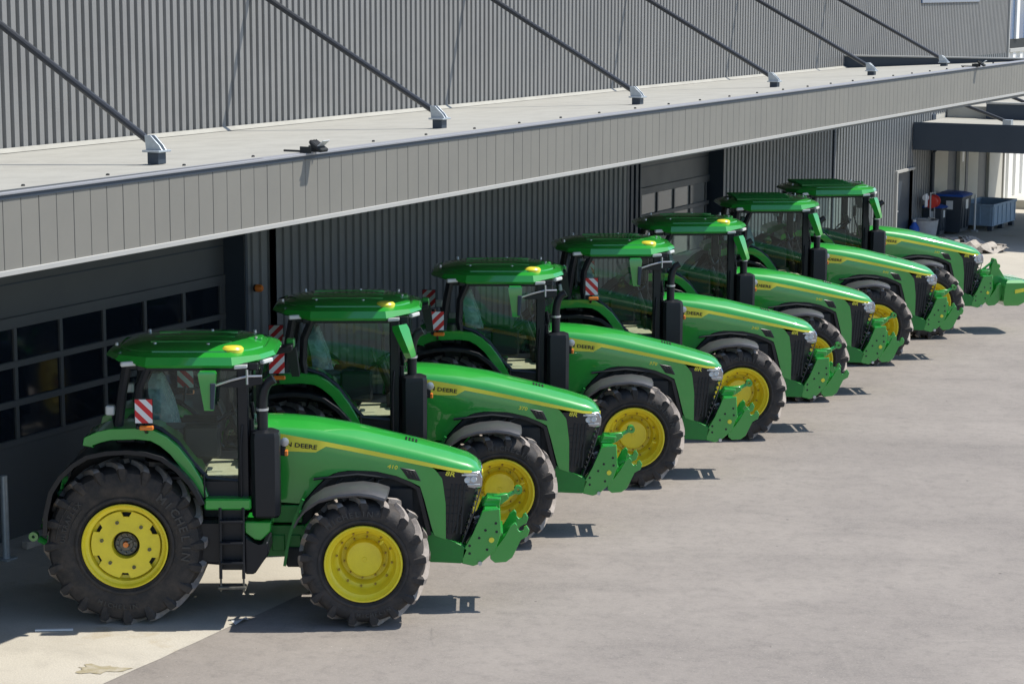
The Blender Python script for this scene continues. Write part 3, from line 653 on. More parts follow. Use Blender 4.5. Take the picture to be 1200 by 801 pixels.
def body_dark(m):
    m.b2((1.6, -.34, 1.0), (3.1, .34, 1.93), .02); m.b2((3.1, -.34, 1.0), (3.95, .34, 1.74), .02); m.b2((.1, -.34, .75), (2.2, .34, 1.5), .02); m.b2((2.2, -.28, .55), (3.6, .28, 1.0), .02)
    m.b2((1.0, -.7, 1.25), (1.5, .7, 1.45), .01); m.b2((.25, -.30, 1.45), (1.1, .30, 1.78), .03); m.b2((1.12, -.78, 1.45), (1.5, .78, 1.78), .03)
    for s in (-1, 1):
        for k in range(5): m.tube([(2.3+.2*k, s*.37, 1.1), (2.35+.2*k, s*.42, 1.5+.05*k), (2.5+.2*k, s*.38, 1.72)], .022, 6)
        m.tube([(2.35, s*.45, 1.72), (2.9, s*.45, 1.78), (3.4, s*.42, 1.72)], .018, 6)
        m.b2((3.15, s*.33, 1.0), (3.6, s*.40, 1.6), .02); m.b2((2.0, s*.3, .6), (2.5, s*.5, .85), .02)
def wheel_well(s):
    def fn(m): m.strip([(2.2, 1.38), (2.38, 1.60), (2.52, 1.735), (2.64, 1.80), (2.85, 1.825), (3.12, 1.815), (3.38, 1.755), (3.57, 1.675), (3.68, 1.60), (3.82, 1.0)], .05, s*.40, s*.44)
    return fn
def chassis_rail(s):
  def fn(m):
    if True:
        m.prism([(1.6, 1.38), (2.2, 1.38), (2.2, 1.16), (1.6, 1.16)], s*.36, s*.44); m.prism([(1.6, 1.12), (2.25, 1.12), (2.3, .72), (1.6, .72)], s*.33, s*.42)
        for k in range(3): m.prism([(1.62+.2*k, 1.0), (1.78+.2*k, 1.0), (1.78+.2*k, .8), (1.62+.2*k, .8)], s*.41, s*.45)
        m.prism([(3.3, 1.08), (3.75, 1.07), (4.01, .94), (4.20, .86), (4.27, .80), (4.2, .62), (3.79, .64), (3.3, .70)], s*.33, s*.40)
        m.tube([(RXX, s*.2, RZ), (RXX, s*.5, RZ)], [.24, .17], 18)
        m.tube([(FX, s*.2, .8), (FX, s*.62, .8)], [.15, .12], 14)
        m.prism([(2.2, 1.1), (2.6, 1.5), (2.66, 1.5), (2.4, 1.05)], s*.44, s*.50)
  return fn
def chassis(m):
    m.b2((-.5, -.33, .7), (.4, .33, 1.55), .05); m.b2((3.9, -.32, .64), (4.25, .32, .84), .01); m.b2((-.62, -.2, 1.2), (-.45, .2, 1.75), .02)
def grille_body(m):
    ch = lambda x: x
    L = []
    for x0, x1, z in ((3.93, 4.19, .86), (3.93, 4.27, 1.05), (3.93, 4.40, 1.5), (3.93, 4.43, 1.6), (3.9, 4.42, 1.72), (3.72, 4.36, 1.80)):
        L.append([(x0, -.385, z), (x1-.16, -.385, z), (x1-.04, -.30, z), (x1, -.15, z), (x1, .15, z), (x1-.04, .30, z), (x1-.16, .385, z), (x0, .385, z)])
    m.loops(L)
def grille_ribs(m):
    for s in (-1, 1):
        for k in range(4):
            x = 4.02+.052*k; t = .30*k/4
            m.prism([(x, 1.0), (x+.022, 1.0), (x+.075, 1.64), (x+.05, 1.64)], s*.384, s*.398, .003)
        for k in range(6): z = 1.06+.1*k; m.prism([(4.0+.0*k, z), (4.14+.03*k, z-.01), (4.14+.03*k, z+.004), (4.0, z+.014)], s*.383, s*.392, .002)
    for k in range(9):
        z = .95+.075*k; x = 4.20+(z-.87)*.30; m.b2((x-.02, -.27, z), (x+.028, .27, z+.02), .004)
def grille_edge(s):
  def fn(m):
    if True: m.tube([(4.445, s*.30, 1.58), (4.36, s*.325, 1.28), (4.25, s*.325, .98), (4.20, s*.33, .86)], .009, 6)
  return fn
def nose_logo(m): m.lathe([(0, .001), (0, .05), (.012, .05), (.014, .03), (.014, .001)], (4.455, 0, 1.70), 16, 'x')
def headlight(s):
    def fn(m):
        a = [(4.09, 1.785), (4.43, 1.80), (4.462, 1.72), (4.455, 1.60), (4.36, 1.575), (4.24, 1.60), (4.16, 1.69)]
        # wraps the corner: side face then front face
        L = []
        for (x, z) in a: L.append((x, z))
        m.prism(L, s*.20, s*.375, .012)
    return fn
def headlight_bulbs(s):
    def fn(m):
        for x, z in ((4.27, 1.69), (4.35, 1.70)): m.lathe([(s*.376, .045), (s*.392, .035), (s*.385, .001)], (x, 0, z), 12)
        m.box((4.3, s*.383, 1.755), (.2, .012, .018), .003); m.box((4.35, s*.383, 1.635), (.16, .012, .016), .003)
    return fn
def vent(s):
    def fn(m): m.prism([(3.43, 1.865), (3.62, 1.83), (3.69, 1.69), (3.53, 1.72)], s*.41, s*.4385, .006)
    return fn
def vent_ribs(s):
    def fn(m):
        for k in range(3): x = 3.505+.045*k; m.prism([(x, 1.825-.006*k), (x+.014, 1.822-.006*k), (x+.055, 1.72), (x+.041, 1.722)], s*.437, s*.449, .003)
    return fn
def top_vent(m):
    for k in range(4):
        x = 3.50+.042*k; z = lerp(CREST, x); m.box((x, -.10, z-.006), (.026, .13, .014), .004, Matrix.Rotation(R(14), 3, 'Y'))
def plate_h(s):
    def fn(m): m.prism([(4.46, 1.30), (4.68, 1.33), (4.70, 1.01), (4.62, .78), (4.44, .62), (4.35, .585), (4.20, .62), (4.22, .80), (4.34, 1.0)], s*.34, s*.40, .01)
    return fn
def hitch_block(m):
    m.b2((4.47, -.34, 1.12), (4.66, .34, 1.30), .02); m.b2((4.3, -.34, .66), (4.5, .34, .85), .01)
    m.prism([(4.45, 1.30), (4.52, 1.41), (4.70, 1.40), (4.68, 1.30)], -.14, .14, .01)
    m.prism([(4.5, .9), (4.72, .95), (4.72, 1.0), (4.5, 1.0)], -.3, .3, .01)
    for s in (-1, 1): m.tube([(4.45, s*.22, .75), (4.62, s*.22, 1.1)], .045, 10)
    m.prism([(4.6, .70), (4.74, .84), (4.77, .81), (4.66, .66)], -.3, .3, .006); m.prism([(4.82, .86), (4.90, .93), (4.92, .90), (4.85, .82)], -.3, .3, .006)
    for s in (-1, 1): m.prism([(4.7, .80), (4.86, .93), (4.88, .89), (4.75, .76)], s*.10, s*.3, .004)
def hitch_bolts(m):
    for s in (-1, 1): m.lathe([(s*.40, .028), (s*.425, .026)], (4.43, 0, .625), 12, cap=True)
def hitch_holes(m):
    for s in (-1, 1):
        for x, z in ((4.30, .85), (4.30, .75), (4.63, 1.14), (4.64, 1.03), (4.42, .95), (4.50, 1.05), (4.52, .80)): m.lathe([(s*.398, .018), (s*.406, .016)], (x, 0, z), 10, cap=True)
def hitch_hoses(m):
    random.seed(4)
    for k in range(7):
        y = -.30+.1*k; m.tube([(4.24, y, .88), (4.33, y+random.uniform(-.05, .05), 1.0), (4.37, y+random.uniform(-.05, .05), 1.12), (4.47, y, 1.18)], .013, 6)
def couplers(m):
    for k in range(5):
        m.tube([(4.36, -.33+.05*k, .92+.055*k), (4.43, -.35+.05*k, .95+.055*k)], .02, 8); m.box((4.40, -.30+.05*k, .90+.06*k), (.03, .02, .03), .003)
def hitch_yel(s):
  def fn(m):
    if True: m.lathe([(s*.40, .035), (s*.415, .033)], (4.575, 0, .925), 14, cap=True)
  return fn
def arm_h(s):
    def fn(m):
        m.prism([(4.56, .74), (4.66, .83), (4.76, .97), (4.81, 1.09), (4.87, 1.14), (4.90, 1.11), (4.895, 1.05), (4.93, 1.01), (4.98, 1.025), (4.985, 1.08), (5.02, 1.10), (5.055, 1.04), (5.03, .96), (4.94, .92), (4.90, .82), (4.84, .69), (4.76, .63), (4.62, .62), (4.56, .67)], s*.31, s*.37, .006)
    return fn
def toplink(m):
    m.tube([(4.55, -.02, 1.32), (4.72, -.02, 1.38), (4.88, -.02, 1.46)], [.04, .03, .028], 10); m.lathe([(-.06, .02), (-.06, .055), (.03, .055), (.03, .02)], (4.915, 0, 1.485), 16, close=True); m.prism([(4.52, 1.30), (4.6, 1.42), (4.78, 1.44), (4.80, 1.38), (4.7, 1.30)], -.07, .03, .008)
def cab_frame(m):
    for s in (-1, 1):
        y = s*.86
        m.tube([(.40, y, 3.26), (.27, y, 2.95), (.25, y, 2.62), (.28, y, 2.45)], .055, 8)
        m.b2((1.46, y-.05, 1.55), (1.60, y+.05, 3.26), .015)
        m.b2((.25, y-.045, 3.17), (1.6, y+.045, 3.27), .01)
        m.tube([(.28, y, 2.52), (.52, y, 2.44), (.72, y, 2.28), (.90, y, 2.02), (1.08, y, 1.83), (1.5, y, 1.79)], .035, 8)
        m.b2((.95, y-.03, 1.55), (1.5, y+.03, 1.80), .01)
        m.tube([(-.02, s*.8, 2.35), (.05, s*.78, 2.9), (.12, s*.78, 3.25)], .06, 8)
    m.b2((1.56, -.86, 3.17), (1.72, .86, 3.26), .01); m.b2((.05, -.82, 3.17), (.25, .82, 3.26), .01); m.b2((-.05, -.8, 2.25), (.2, .8, 2.4), .02)
    m.b2((1.5, -.82, 1.5), (1.68, .82, 1.86), .03); m.b2((1.52, -.3, 1.8), (1.68, .3, 2.2), .03); m.b2((.0, -.6, 1.4), (.3, .6, 2.3), .02)
def cab_glass(s):
    def fn(m):
        if s: m.prism([(.43, 3.18), (1.46, 3.18), (1.46, 1.81), (1.08, 1.84), (.90, 2.04), (.72, 2.30), (.52, 2.46), (.31, 2.55), (.32, 2.95)], s*.872, s*.878, 0)
        else:
            v = []
            for k in range(9): y = -.80+.2*k; x = 1.66+.10*(1-(y/.8)**2); v += [(x, y, 1.88), (x, y, 3.2)]
            m.add(v, [(2*k, 2*k+2, 2*k+3, 2*k+1) for k in range(8)])
    return fn
def rear_glass(m): m.add([(.1, -.78, 2.4), (.1, .78, 2.4), (.18, .78, 3.18), (.18, -.78, 3.18)], [(0, 1, 2, 3)])
def floor(m): m.b2((.5, -.78, 1.79), (1.5, .78, 1.83), .005)
def cream_sheets(m):  # two thin cream sheets lying on the cab floor
    for x, y, r in ((1.26, -.55, .1), (1.2, -.12, -.2)): m.box((x, y, 1.845+.02*r), (.44, .42, .012), .002, Matrix.Rotation(r, 3, 'Z') @ Matrix.Rotation(.05, 3, 'X'))
def seat(m):
    m.b2((.50, -.26, 2.12), (1.0, .26, 2.26), .05); m.loops([[(.42, -.24, 2.25), (.56, -.24, 2.25), (.56, .24, 2.25), (.42, .24, 2.25)], [(.34, -.26, 2.6), (.50, -.26, 2.6), (.50, .26, 2.6), (.34, .26, 2.6)], [(.30, -.2, 2.86), (.42, -.2, 2.86), (.42, .2, 2.86), (.30, .2, 2.86)]])
    m.b2((.62, -.18, 1.83), (.88, .18, 2.12), .03); m.b2((.5, -.42, 2.34), (.95, -.32, 2.42), .02)
def film(m):
    random.seed(2); L = []
    for z, x0, x1, w in ((2.28, .40, .62, .28), (2.45, .36, .58, .29), (2.62, .32, .54, .29), (2.78, .28, .48, .26), (2.90, .28, .44, .2), (3.0, .30, .40, .13)):
        L.append([(x0+random.uniform(-.02, .02), -w, z), (x0+.1, -w-.03, z+random.uniform(-.02, .02)), (x1, -w+random.uniform(-.02, .02), z), (x1+.03, 0, z), (x1, w, z), (x0, w, z)])
    m.loops(L)
def console(m):
    m.b2((.75, -.55, 2.0), (1.2, -.36, 2.42), .03); m.tube([(1.45, 0, 1.83), (1.42, 0, 2.15), (1.30, 0, 2.45)], .06, 8); m.b2((1.4, -.25, 1.83), (1.55, .25, 2.05), .03)
    m.b2((.5, .3, 2.0), (1.1, .55, 2.35), .04); m.tube([(1.5, -.55, 2.3), (1.35, -.55, 2.75)], .015, 6)
def steering(m):
    c = Vector((1.27, 0, 2.48)); u = Vector((0, 1, 0)); w = Vector((.82, 0, .57)).normalized()
    m.tube([c+.2*(cos(a)*u+sin(a)*w) for a in [2*pi*k/20 for k in range(21)]], .016, 6, caps=False)
    for a in (0, 2.1, 4.2): m.tube([c, c+.2*(cos(a)*u+sin(a)*w)], .012, 6)
def screen(m): m.box((1.22, -.50, 2.66), (.03, .26, .19), .008, Matrix.Rotation(R(-20), 3, 'Y')); m.box((1.36, -.6, 2.85), (.05, .12, .22), .008)
PLAN = [(-.20, -.42), (-.02, -.80), (.36, -.985), (1.42, -.985), (1.76, -.76), (1.90, -.42), (1.90, .42), (1.76, .76), (1.42, .985), (.36, .985), (-.02, .80), (-.20, .42)]
def plan(d, z, lift=0):
    cx = .85; out = []
    for x, y in PLAN:
        X = x+(d if x < cx else -d)*(1 if x < .2 or x > 1.6 else .4); Y = y-math.copysign(d, y)*(1 if abs(y) > .5 else .5)
        zz = z+(lift if (x < .2 or x > 1.6) else 0); out.append((X, Y, zz))
    return out
def roof(m): m.loops([plan(.14, 3.19, .03), plan(.03, 3.215, .05), plan(0, 3.25, .045), plan(.035, 3.345, .0), plan(.13, 3.39, -.01), plan(.16, 3.385, -.012)])
def roof_top(m):
    m.loops([plan(.165, 3.375, -.012), plan(.17, 3.40, -.012), plan(.21, 3.415, -.008), plan(.36, 3.443, .0), plan(.72, 3.455, .0)])
    for k in range(3): y = -.40+.38*k; m.b2((.35, y, 3.43), (1.35, y+.02, 3.459), .006)
def roof_ribs(m):
    for k in range(22): y = -.66+1.32*k/21; m.b2((.12, y-.012, 3.41), (1.25, y+.012, 3.476-.03*abs(y)), .004)
def roof_caps(m):
    for x, y in ((.42, -.5), (1.08, -.55), (.2, .55), (1.0, .55), (-.05, -.5), (1.55, .5), (1.62, -.05)): m.lathe([(3.42, .022), (3.455, .02), (3.46, .01)], (x, y, 0), 8, 'z', cap=True)
def antenna(m): m.box((1.60, .05, 3.425), (.20, .24, .05), .02)
def roof_light_f(s):
  def fn(m):
    if True:
        m.prism([(1.44, 3.20), (1.60, 3.215), (1.60, 3.255), (1.44, 3.25)], s*.90, s*.965, .008)
        m.box((1.80, s*.62, 3.25), (.07, .22, .055), .012, Matrix.Rotation(s*R(27), 3, 'Z'))
  return fn
def roof_light_r(s):
  def fn(m):
    if True: m.box((.17, s*.90, 3.26), (.24, .05, .06), .012, Matrix.Rotation(s*R(-26), 3, 'Z'))
  return fn
def beacon_f(m): m.lathe([(3.35, .10), (3.37, .13), (3.415, .135), (3.44, .11), (3.45, .05), (3.45, .002)], (1.40, -.70, 0), 20, 'z')
def fender_green(s):
    def fn(m):
        top = [(-.42, 2.26), (-.40, 2.36), (-.24, 2.43), (-.09, 2.465), (.25, 2.475), (.45, 2.45), (.60, 2.37), (.75, 2.24), (.90, 2.04), (1.02, 1.83), (1.10, 1.62)]
        m.strip(top, .14, s*.34, s*.98, .006)
    return fn
def fender_black(s):
    def fn(m):
        pts = [(-.92, 1.15), (-.90, 1.42), (-.83, 1.70), (-.70, 1.90), (-.54, 2.05), (-.36, 2.16), (-.12, 2.21), (.15, 2.225), (.37, 2.20), (.57, 2.14), (.76, 2.00), (.92, 1.82), (1.02, 1.66), (1.07, 1.55)]
        m.prism([(-.42, 2.2), (.55, 2.2), (.95, 1.8), (1.05, 1.3), (.3, 1.0), (-.6, 1.0), (-.85, 1.5)], s*.27, s*.30, .005)
        m.strip(pts, .03, s*.36, s*1.08, .004); m.strip([(x-.004, z+.006) for x, z in pts], .06, s*1.075, s*1.10, .004)
    return fn
def fender_front(s):
    def fn(m):
        top = [(2.20, 1.34), (2.25, 1.44), (2.34, 1.545), (2.50, 1.655), (2.72, 1.715), (2.98, 1.735), (3.16, 1.71), (3.30, 1.665)]
        L = []
        for y, dz, dx in ((.58, -.02, 0), (.62, 0, 0), (.90, .01, 0), (1.10, -.01, -.01), (1.15, -.03, -.03), (1.16, -.055, -.05)):
            L.append([(x+dx, s*y, z+dz) for x, z in top])
        n = len(top); v = [p for l in L for p in l]; f = [(i*n+j, i*n+j+1, (i+1)*n+j+1, (i+1)*n+j) for i in range(len(L)-1) for j in range(n-1)]
        k = len(v); v2 = [(x+.01, y-s*.012, z-.022) for x, y, z in v]
        m.add(v+v2, f+[tuple(q+k for q in t[::-1]) for t in f]+[(i*n+j, (i+1)*n+j, (i+1)*n+j+k, i*n+j+k) for i in range(len(L)-1) for j in (0, n-1)]+[(i*n+j, i*n+j+1, i*n+j+1+k, i*n+j+k) for i in (0, len(L)-1) for j in range(n-1)])
    return fn
def fender_stay(s):
    def fn(m):
        m.strip([(2.25, 1.50), (2.16, 1.30), (2.08, 1.05), (2.04, .85), (2.01, .66)], .035, s*.62, s*.68)
        m.tube([(2.6, s*.45, 1.4), (2.62, s*.62, 1.60)], .03, 8)
        m.tube([(2.2, s*.42, 1.25), (2.2, s*.64, 1.35)], .025, 8)
    return fn
def silencer(m):
    L = []; cx, cy = 1.805, -.90
    for z, a, b in ((1.36, .15, .12), (1.39, .17, .145), (2.36, .175, .15), (2.42, .165, .14), (2.45, .10, .09)):
        L.append([(cx+a*sx, cy+b*sy, z) for sx, sy in ((-1, -.6), (-.7, -1), (.7, -1), (1, -.6), (1, .6), (.7, 1), (-.7, 1), (-1, .6))])
    m.loops(L)
def stack(m): m.tube([(1.77, -.9, 2.42), (1.77, -.9, 2.70)], .068, 14); m.tube([(1.77, -.9, 2.70), (1.775, -.9, 2.84), (1.80, -.9, 2.95), (1.85, -.9, 3.03), (1.92, -.9, 3.07)], [.062, .062, .062, .06, .06], 14)
def stack_collar(m): m.lathe([(2.685, .07), (2.685, .078), (2.715, .078), (2.715, .07)], (1.77, -.9, 0), 16, 'z')
def intake(m): m.b2((1.66, .62, 1.5), (1.92, .85, 2.2), .04); m.tube([(1.62, -.78, 1.8), (1.62, -.78, 2.55)], .045, 8); m.tube([(1.66, -.72, 2.5), (1.62, -.72, 2.75)], .03, 8)
def step(m):
    m.b2((1.06, -1.06, 1.47), (1.63, -.68, 1.61), .02)
def step_hand(m): m.tube([(1.50, -.95, 1.6), (1.50, -.97, 2.2), (1.52, -.93, 2.5)], .016, 6); m.tube([(1.06, -.98, 1.6), (1.05, -.97, 1.9)], .012, 6)
def ladder(m):
    for x in (1.25, 1.53): m.tube([(x, -1.05, 1.5), (x, -1.08, 1.1), (x, -1.1, .62)], .022, 6)
    for z in (1.34, 1.07, .82): m.b2((1.25, -1.15, z-.015), (1.53, -.98, z+.015), .006)
    m.b2((1.25, -1.0, .7), (1.52, -.95, 1.47), .01)
def ladder_foot(m):
    for x in (1.25, 1.53): m.tube([(x, -1.1, .62), (x, -1.1, .46)], .014, 6)
    m.b2((1.22, -1.17, .50), (1.56, -1.02, .53), .006)
def tank(m): m.prism([(1.54, 1.16), (1.63, 1.07), (1.71, 1.01), (1.83, 1.08), (1.84, .92), (1.74, .78), (1.66, .66), (1.54, .66)], -1.06, -.55, .02); m.prism([(.9, 1.3), (1.56, 1.3), (1.56, .7), (.95, .75)], -.9, -.5, .04)
def tank_far(m): m.prism([(.9, 1.3), (1.8, 1.3), (1.8, .7), (.95, .75)], .4, 1.0, .04)
def tank_green(m): m.prism([(1.54, 1.31), (1.87, 1.31), (1.86, 1.19), (1.74, 1.07), (1.66, 1.08), (1.54, 1.17)], -1.0, -.5, .015)
def sign_shapes(red, flip, solid=False):
    def fn(m):
        # 0.20 x 0.28 board in xz centred at origin, stripes cut by clipping bands to the board
        w, h = .105, .145
        def clip(poly, ax, lim, keep):
            out = []
            for i in range(len(poly)):
                a, b = poly[i], poly[(i+1) % len(poly)]; ia, ib = keep*(a[ax]-lim) <= 0, keep*(b[ax]-lim) <= 0
                if ia: out.append(a)
                if ia != ib: t = (lim-a[ax])/(b[ax]-a[ax]); out.append((a[0]+t*(b[0]-a[0]), a[1]+t*(b[1]-a[1])))
            return out
        for k in range(-4, 5):
            if (k % 2 == 0) != red: continue
            c = k*.085; p = [(-1, -1+c), (1, 1+c), (1, 1+c+.085), (-1, -1+c+.085)]
            if flip: p = [(-x, z) for x, z in p]
            for ax, lim, kp in ((0, w, 1), (0, -w, -1), (1, h, 1), (1, -h, -1)):
                p = clip(p, ax, lim, kp)
                if len(p) < 3: break
            if len(p) >= 3: m.prism(p, -.006, .006, 0)
    return fn
def sign_board(m): m.b2((-.112, -.004, -.152), (.112, .004, .152), .0)
def sign(root, x, y, z, flip, rz=0):
    e = empty('warning_board', (x, y, z), 0, root); e.rotation_euler = (0, 0, rz)
    part('red_stripe', 'sgr%d' % flip, 'red', sign_shapes(True, flip), e); part('white_stripe', 'sgw%d' % flip, 'white', sign_shapes(False, flip), e); part('board', 'sgb', 'dark', sign_board, e)
def sign_br(m): m.tube([(0, .03, -.12), (0, .12, -.28), (.0, .3, -.33)], .018, 6); m.box((.0, .02, -.2), (.2, .05, .05), .01)
def tail_lamp(m): m.box((.03, 0, -.205), (.17, .06, .055), .012)
def work_light(s):
    def fn(m): m.lathe([(s*-.04, .03), (0, .052), (s*.03, .055), (s*.035, .04)], (2.02, s*.72, 2.255), 14, 'y', cap=True)
    return fn
def work_light_body(s):
    def fn(m): m.tube([(1.86, s*.72, 2.12), (2.0, s*.70, 2.12)], .022, 6); m.b2((1.97, s*.66, 2.08), (2.03, s*.75, 2.21), .01)
    return fn
def marker(s):
    def fn(m): m.b2((2.02, s*.68, 2.08), (2.06, s*.76, 2.15), .008)
    return fn
def mirror_back(m):   # folded to the rear of the arm
    m.loops([[(1.09, -1.12, 2.72), (1.20, -1.12, 2.72), (1.20, -1.03, 2.72), (1.09, -1.03, 2.72)], [(1.02, -1.14, 3.17), (1.24, -1.14, 3.17), (1.24, -1.02, 3.17), (1.02, -1.02, 3.17)], [(1.04, -1.13, 3.2), (1.22, -1.13, 3.2), (1.22, -1.03, 3.2), (1.04, -1.03, 3.2)]])
def mirror_dark(m): m.prism([(1.165, 2.74), (1.21, 2.74), (1.235, 3.06), (1.17, 3.06)], -1.155, -1.12, .006)
def mirror_arm(m): m.prism([(1.23, 3.0), (1.60, 3.10), (1.78, 3.10), (1.78, 3.02), (1.55, 2.98), (1.30, 2.98)], -.99, -.95, .006); m.tube([(1.6, -.88, 3.05), (1.6, -.98, 3.05)], .02, 6)
def mirror_arm_pl(m): m.tube([(1.22, -1.0, 3.01), (1.40, -1.0, 3.07), (1.60, -.99, 3.12), (1.78, -.97, 3.12)], .014, 6); m.tube([(1.60, -.99, 3.02), (1.60, -.99, 3.2)], .016, 6)
def mirror_fwd(m):
    c, q = cos(R(-38)), sin(R(-38)); out = []
    for z, cx, w, t in ((2.72, 1.76, .055, .04), (2.76, 1.755, .07, .05), (3.12, 1.63, .115, .06), (3.18, 1.61, .10, .05)):
        out.append([(cx+c*a-q*b_, -1.18+q*a+c*b_, z+(.02 if a > 0 else 0)) for a, b_ in ((-t, -w), (t, -w*.85), (t, w*.85), (-t, w))])
    m.loops(out)
def mirror_fwd_arm(m): m.tube([(1.58, -.88, 3.1), (1.64, -1.12, 3.0)], .022, 6)
def mirror_far_g(m): m.b2((1.88, 1.22, 3.10), (1.99, 1.36, 3.22), .015)
def mirror_far_d(m): m.loops([[(1.95, 1.22, 2.72), (2.05, 1.22, 2.72), (2.05, 1.34, 2.72), (1.95, 1.34, 2.72)], [(1.87, 1.20, 3.10), (2.01, 1.20, 3.10), (2.01, 1.38, 3.10), (1.87, 1.38, 3.10)]]); m.prism([(1.62, 3.12), (1.98, 3.18), (1.98, 3.10), (1.62, 3.02)], .95, 1.2, .01)
def rear_links(s):
  def fn(m):
    if True:
        m.tube([(-.45, s*.3, .62), (-.85, s*.42, .80), (-1.10, s*.44, .96)], [.04, .035, .045], 8); m.lathe([(-.04, .02), (-.04, .06), (.04, .06), (.04, .02)], (-1.16, s*.44, .99), 14, close=True)
        m.tube([(-.5, s*.35, 1.6), (-.95, s*.42, 1.5)], .05, 8); m.tube([(-.95, s*.42, 1.5), (-.98, s*.42, .88)], .028, 8)
    m.tube([(-.5, 0, 1.15), (-1.15, 0, 1.0)], .035, 8)
  return fn
def rear_misc(m): m.b2((-.75, -.1, .45), (-.4, .1, .55), .01); m.b2((-.66, -.45, 1.3), (-.5, .45, 1.6), .02)
def rear_lamp(s):
  def fn(m): 
    if True: m.b2((-.16, s*.70, 2.60), (-.05, s*.82, 2.72), .015)
  return fn
def rear_lamp_arm(s):
  def fn(m):
    if True: m.tube([(-.05, s*.76, 2.45), (-.08, s*.76, 2.62)], .02, 6)
  return fn
def weight(m):
    L = []
    for z, x0, x1, w in ((.62, 4.98, 5.40, .42), (.70, 4.92, 5.50, .50), (1.0, 4.92, 5.56, .56), (1.16, 4.95, 5.54, .56), (1.22, 5.0, 5.42, .50)):
        L.append([(x0, -w, z), (x1-.1, -w, z), (x1, -w+.14, z), (x1, w-.14, z), (x1-.1, w, z), (x0, w, z)])
    m.loops(L); m.b2((4.82, -.3, .72), (4.96, .3, .95), .02)
def weight_mast(m):
    for s in (-1, 1): m.prism([(4.72, 1.2), (4.76, 1.5), (4.80, 1.66), (4.86, 1.66), (4.92, 1.45), (5.08, 1.22), (5.0, 1.0), (4.85, .9)], s*.05, s*.09, .006)
    m.tube([(4.82, -.1, 1.62), (4.82, .1, 1.62)], .03, 8); m.tube([(4.5, 0, 1.35), (4.82, 0, 1.6)], .028, 8)
def weight_mark(m): m.prism([(5.16, .92), (5.42, .97), (5.42, 1.05), (5.16, 1.01)], -.565, -.55, .003)

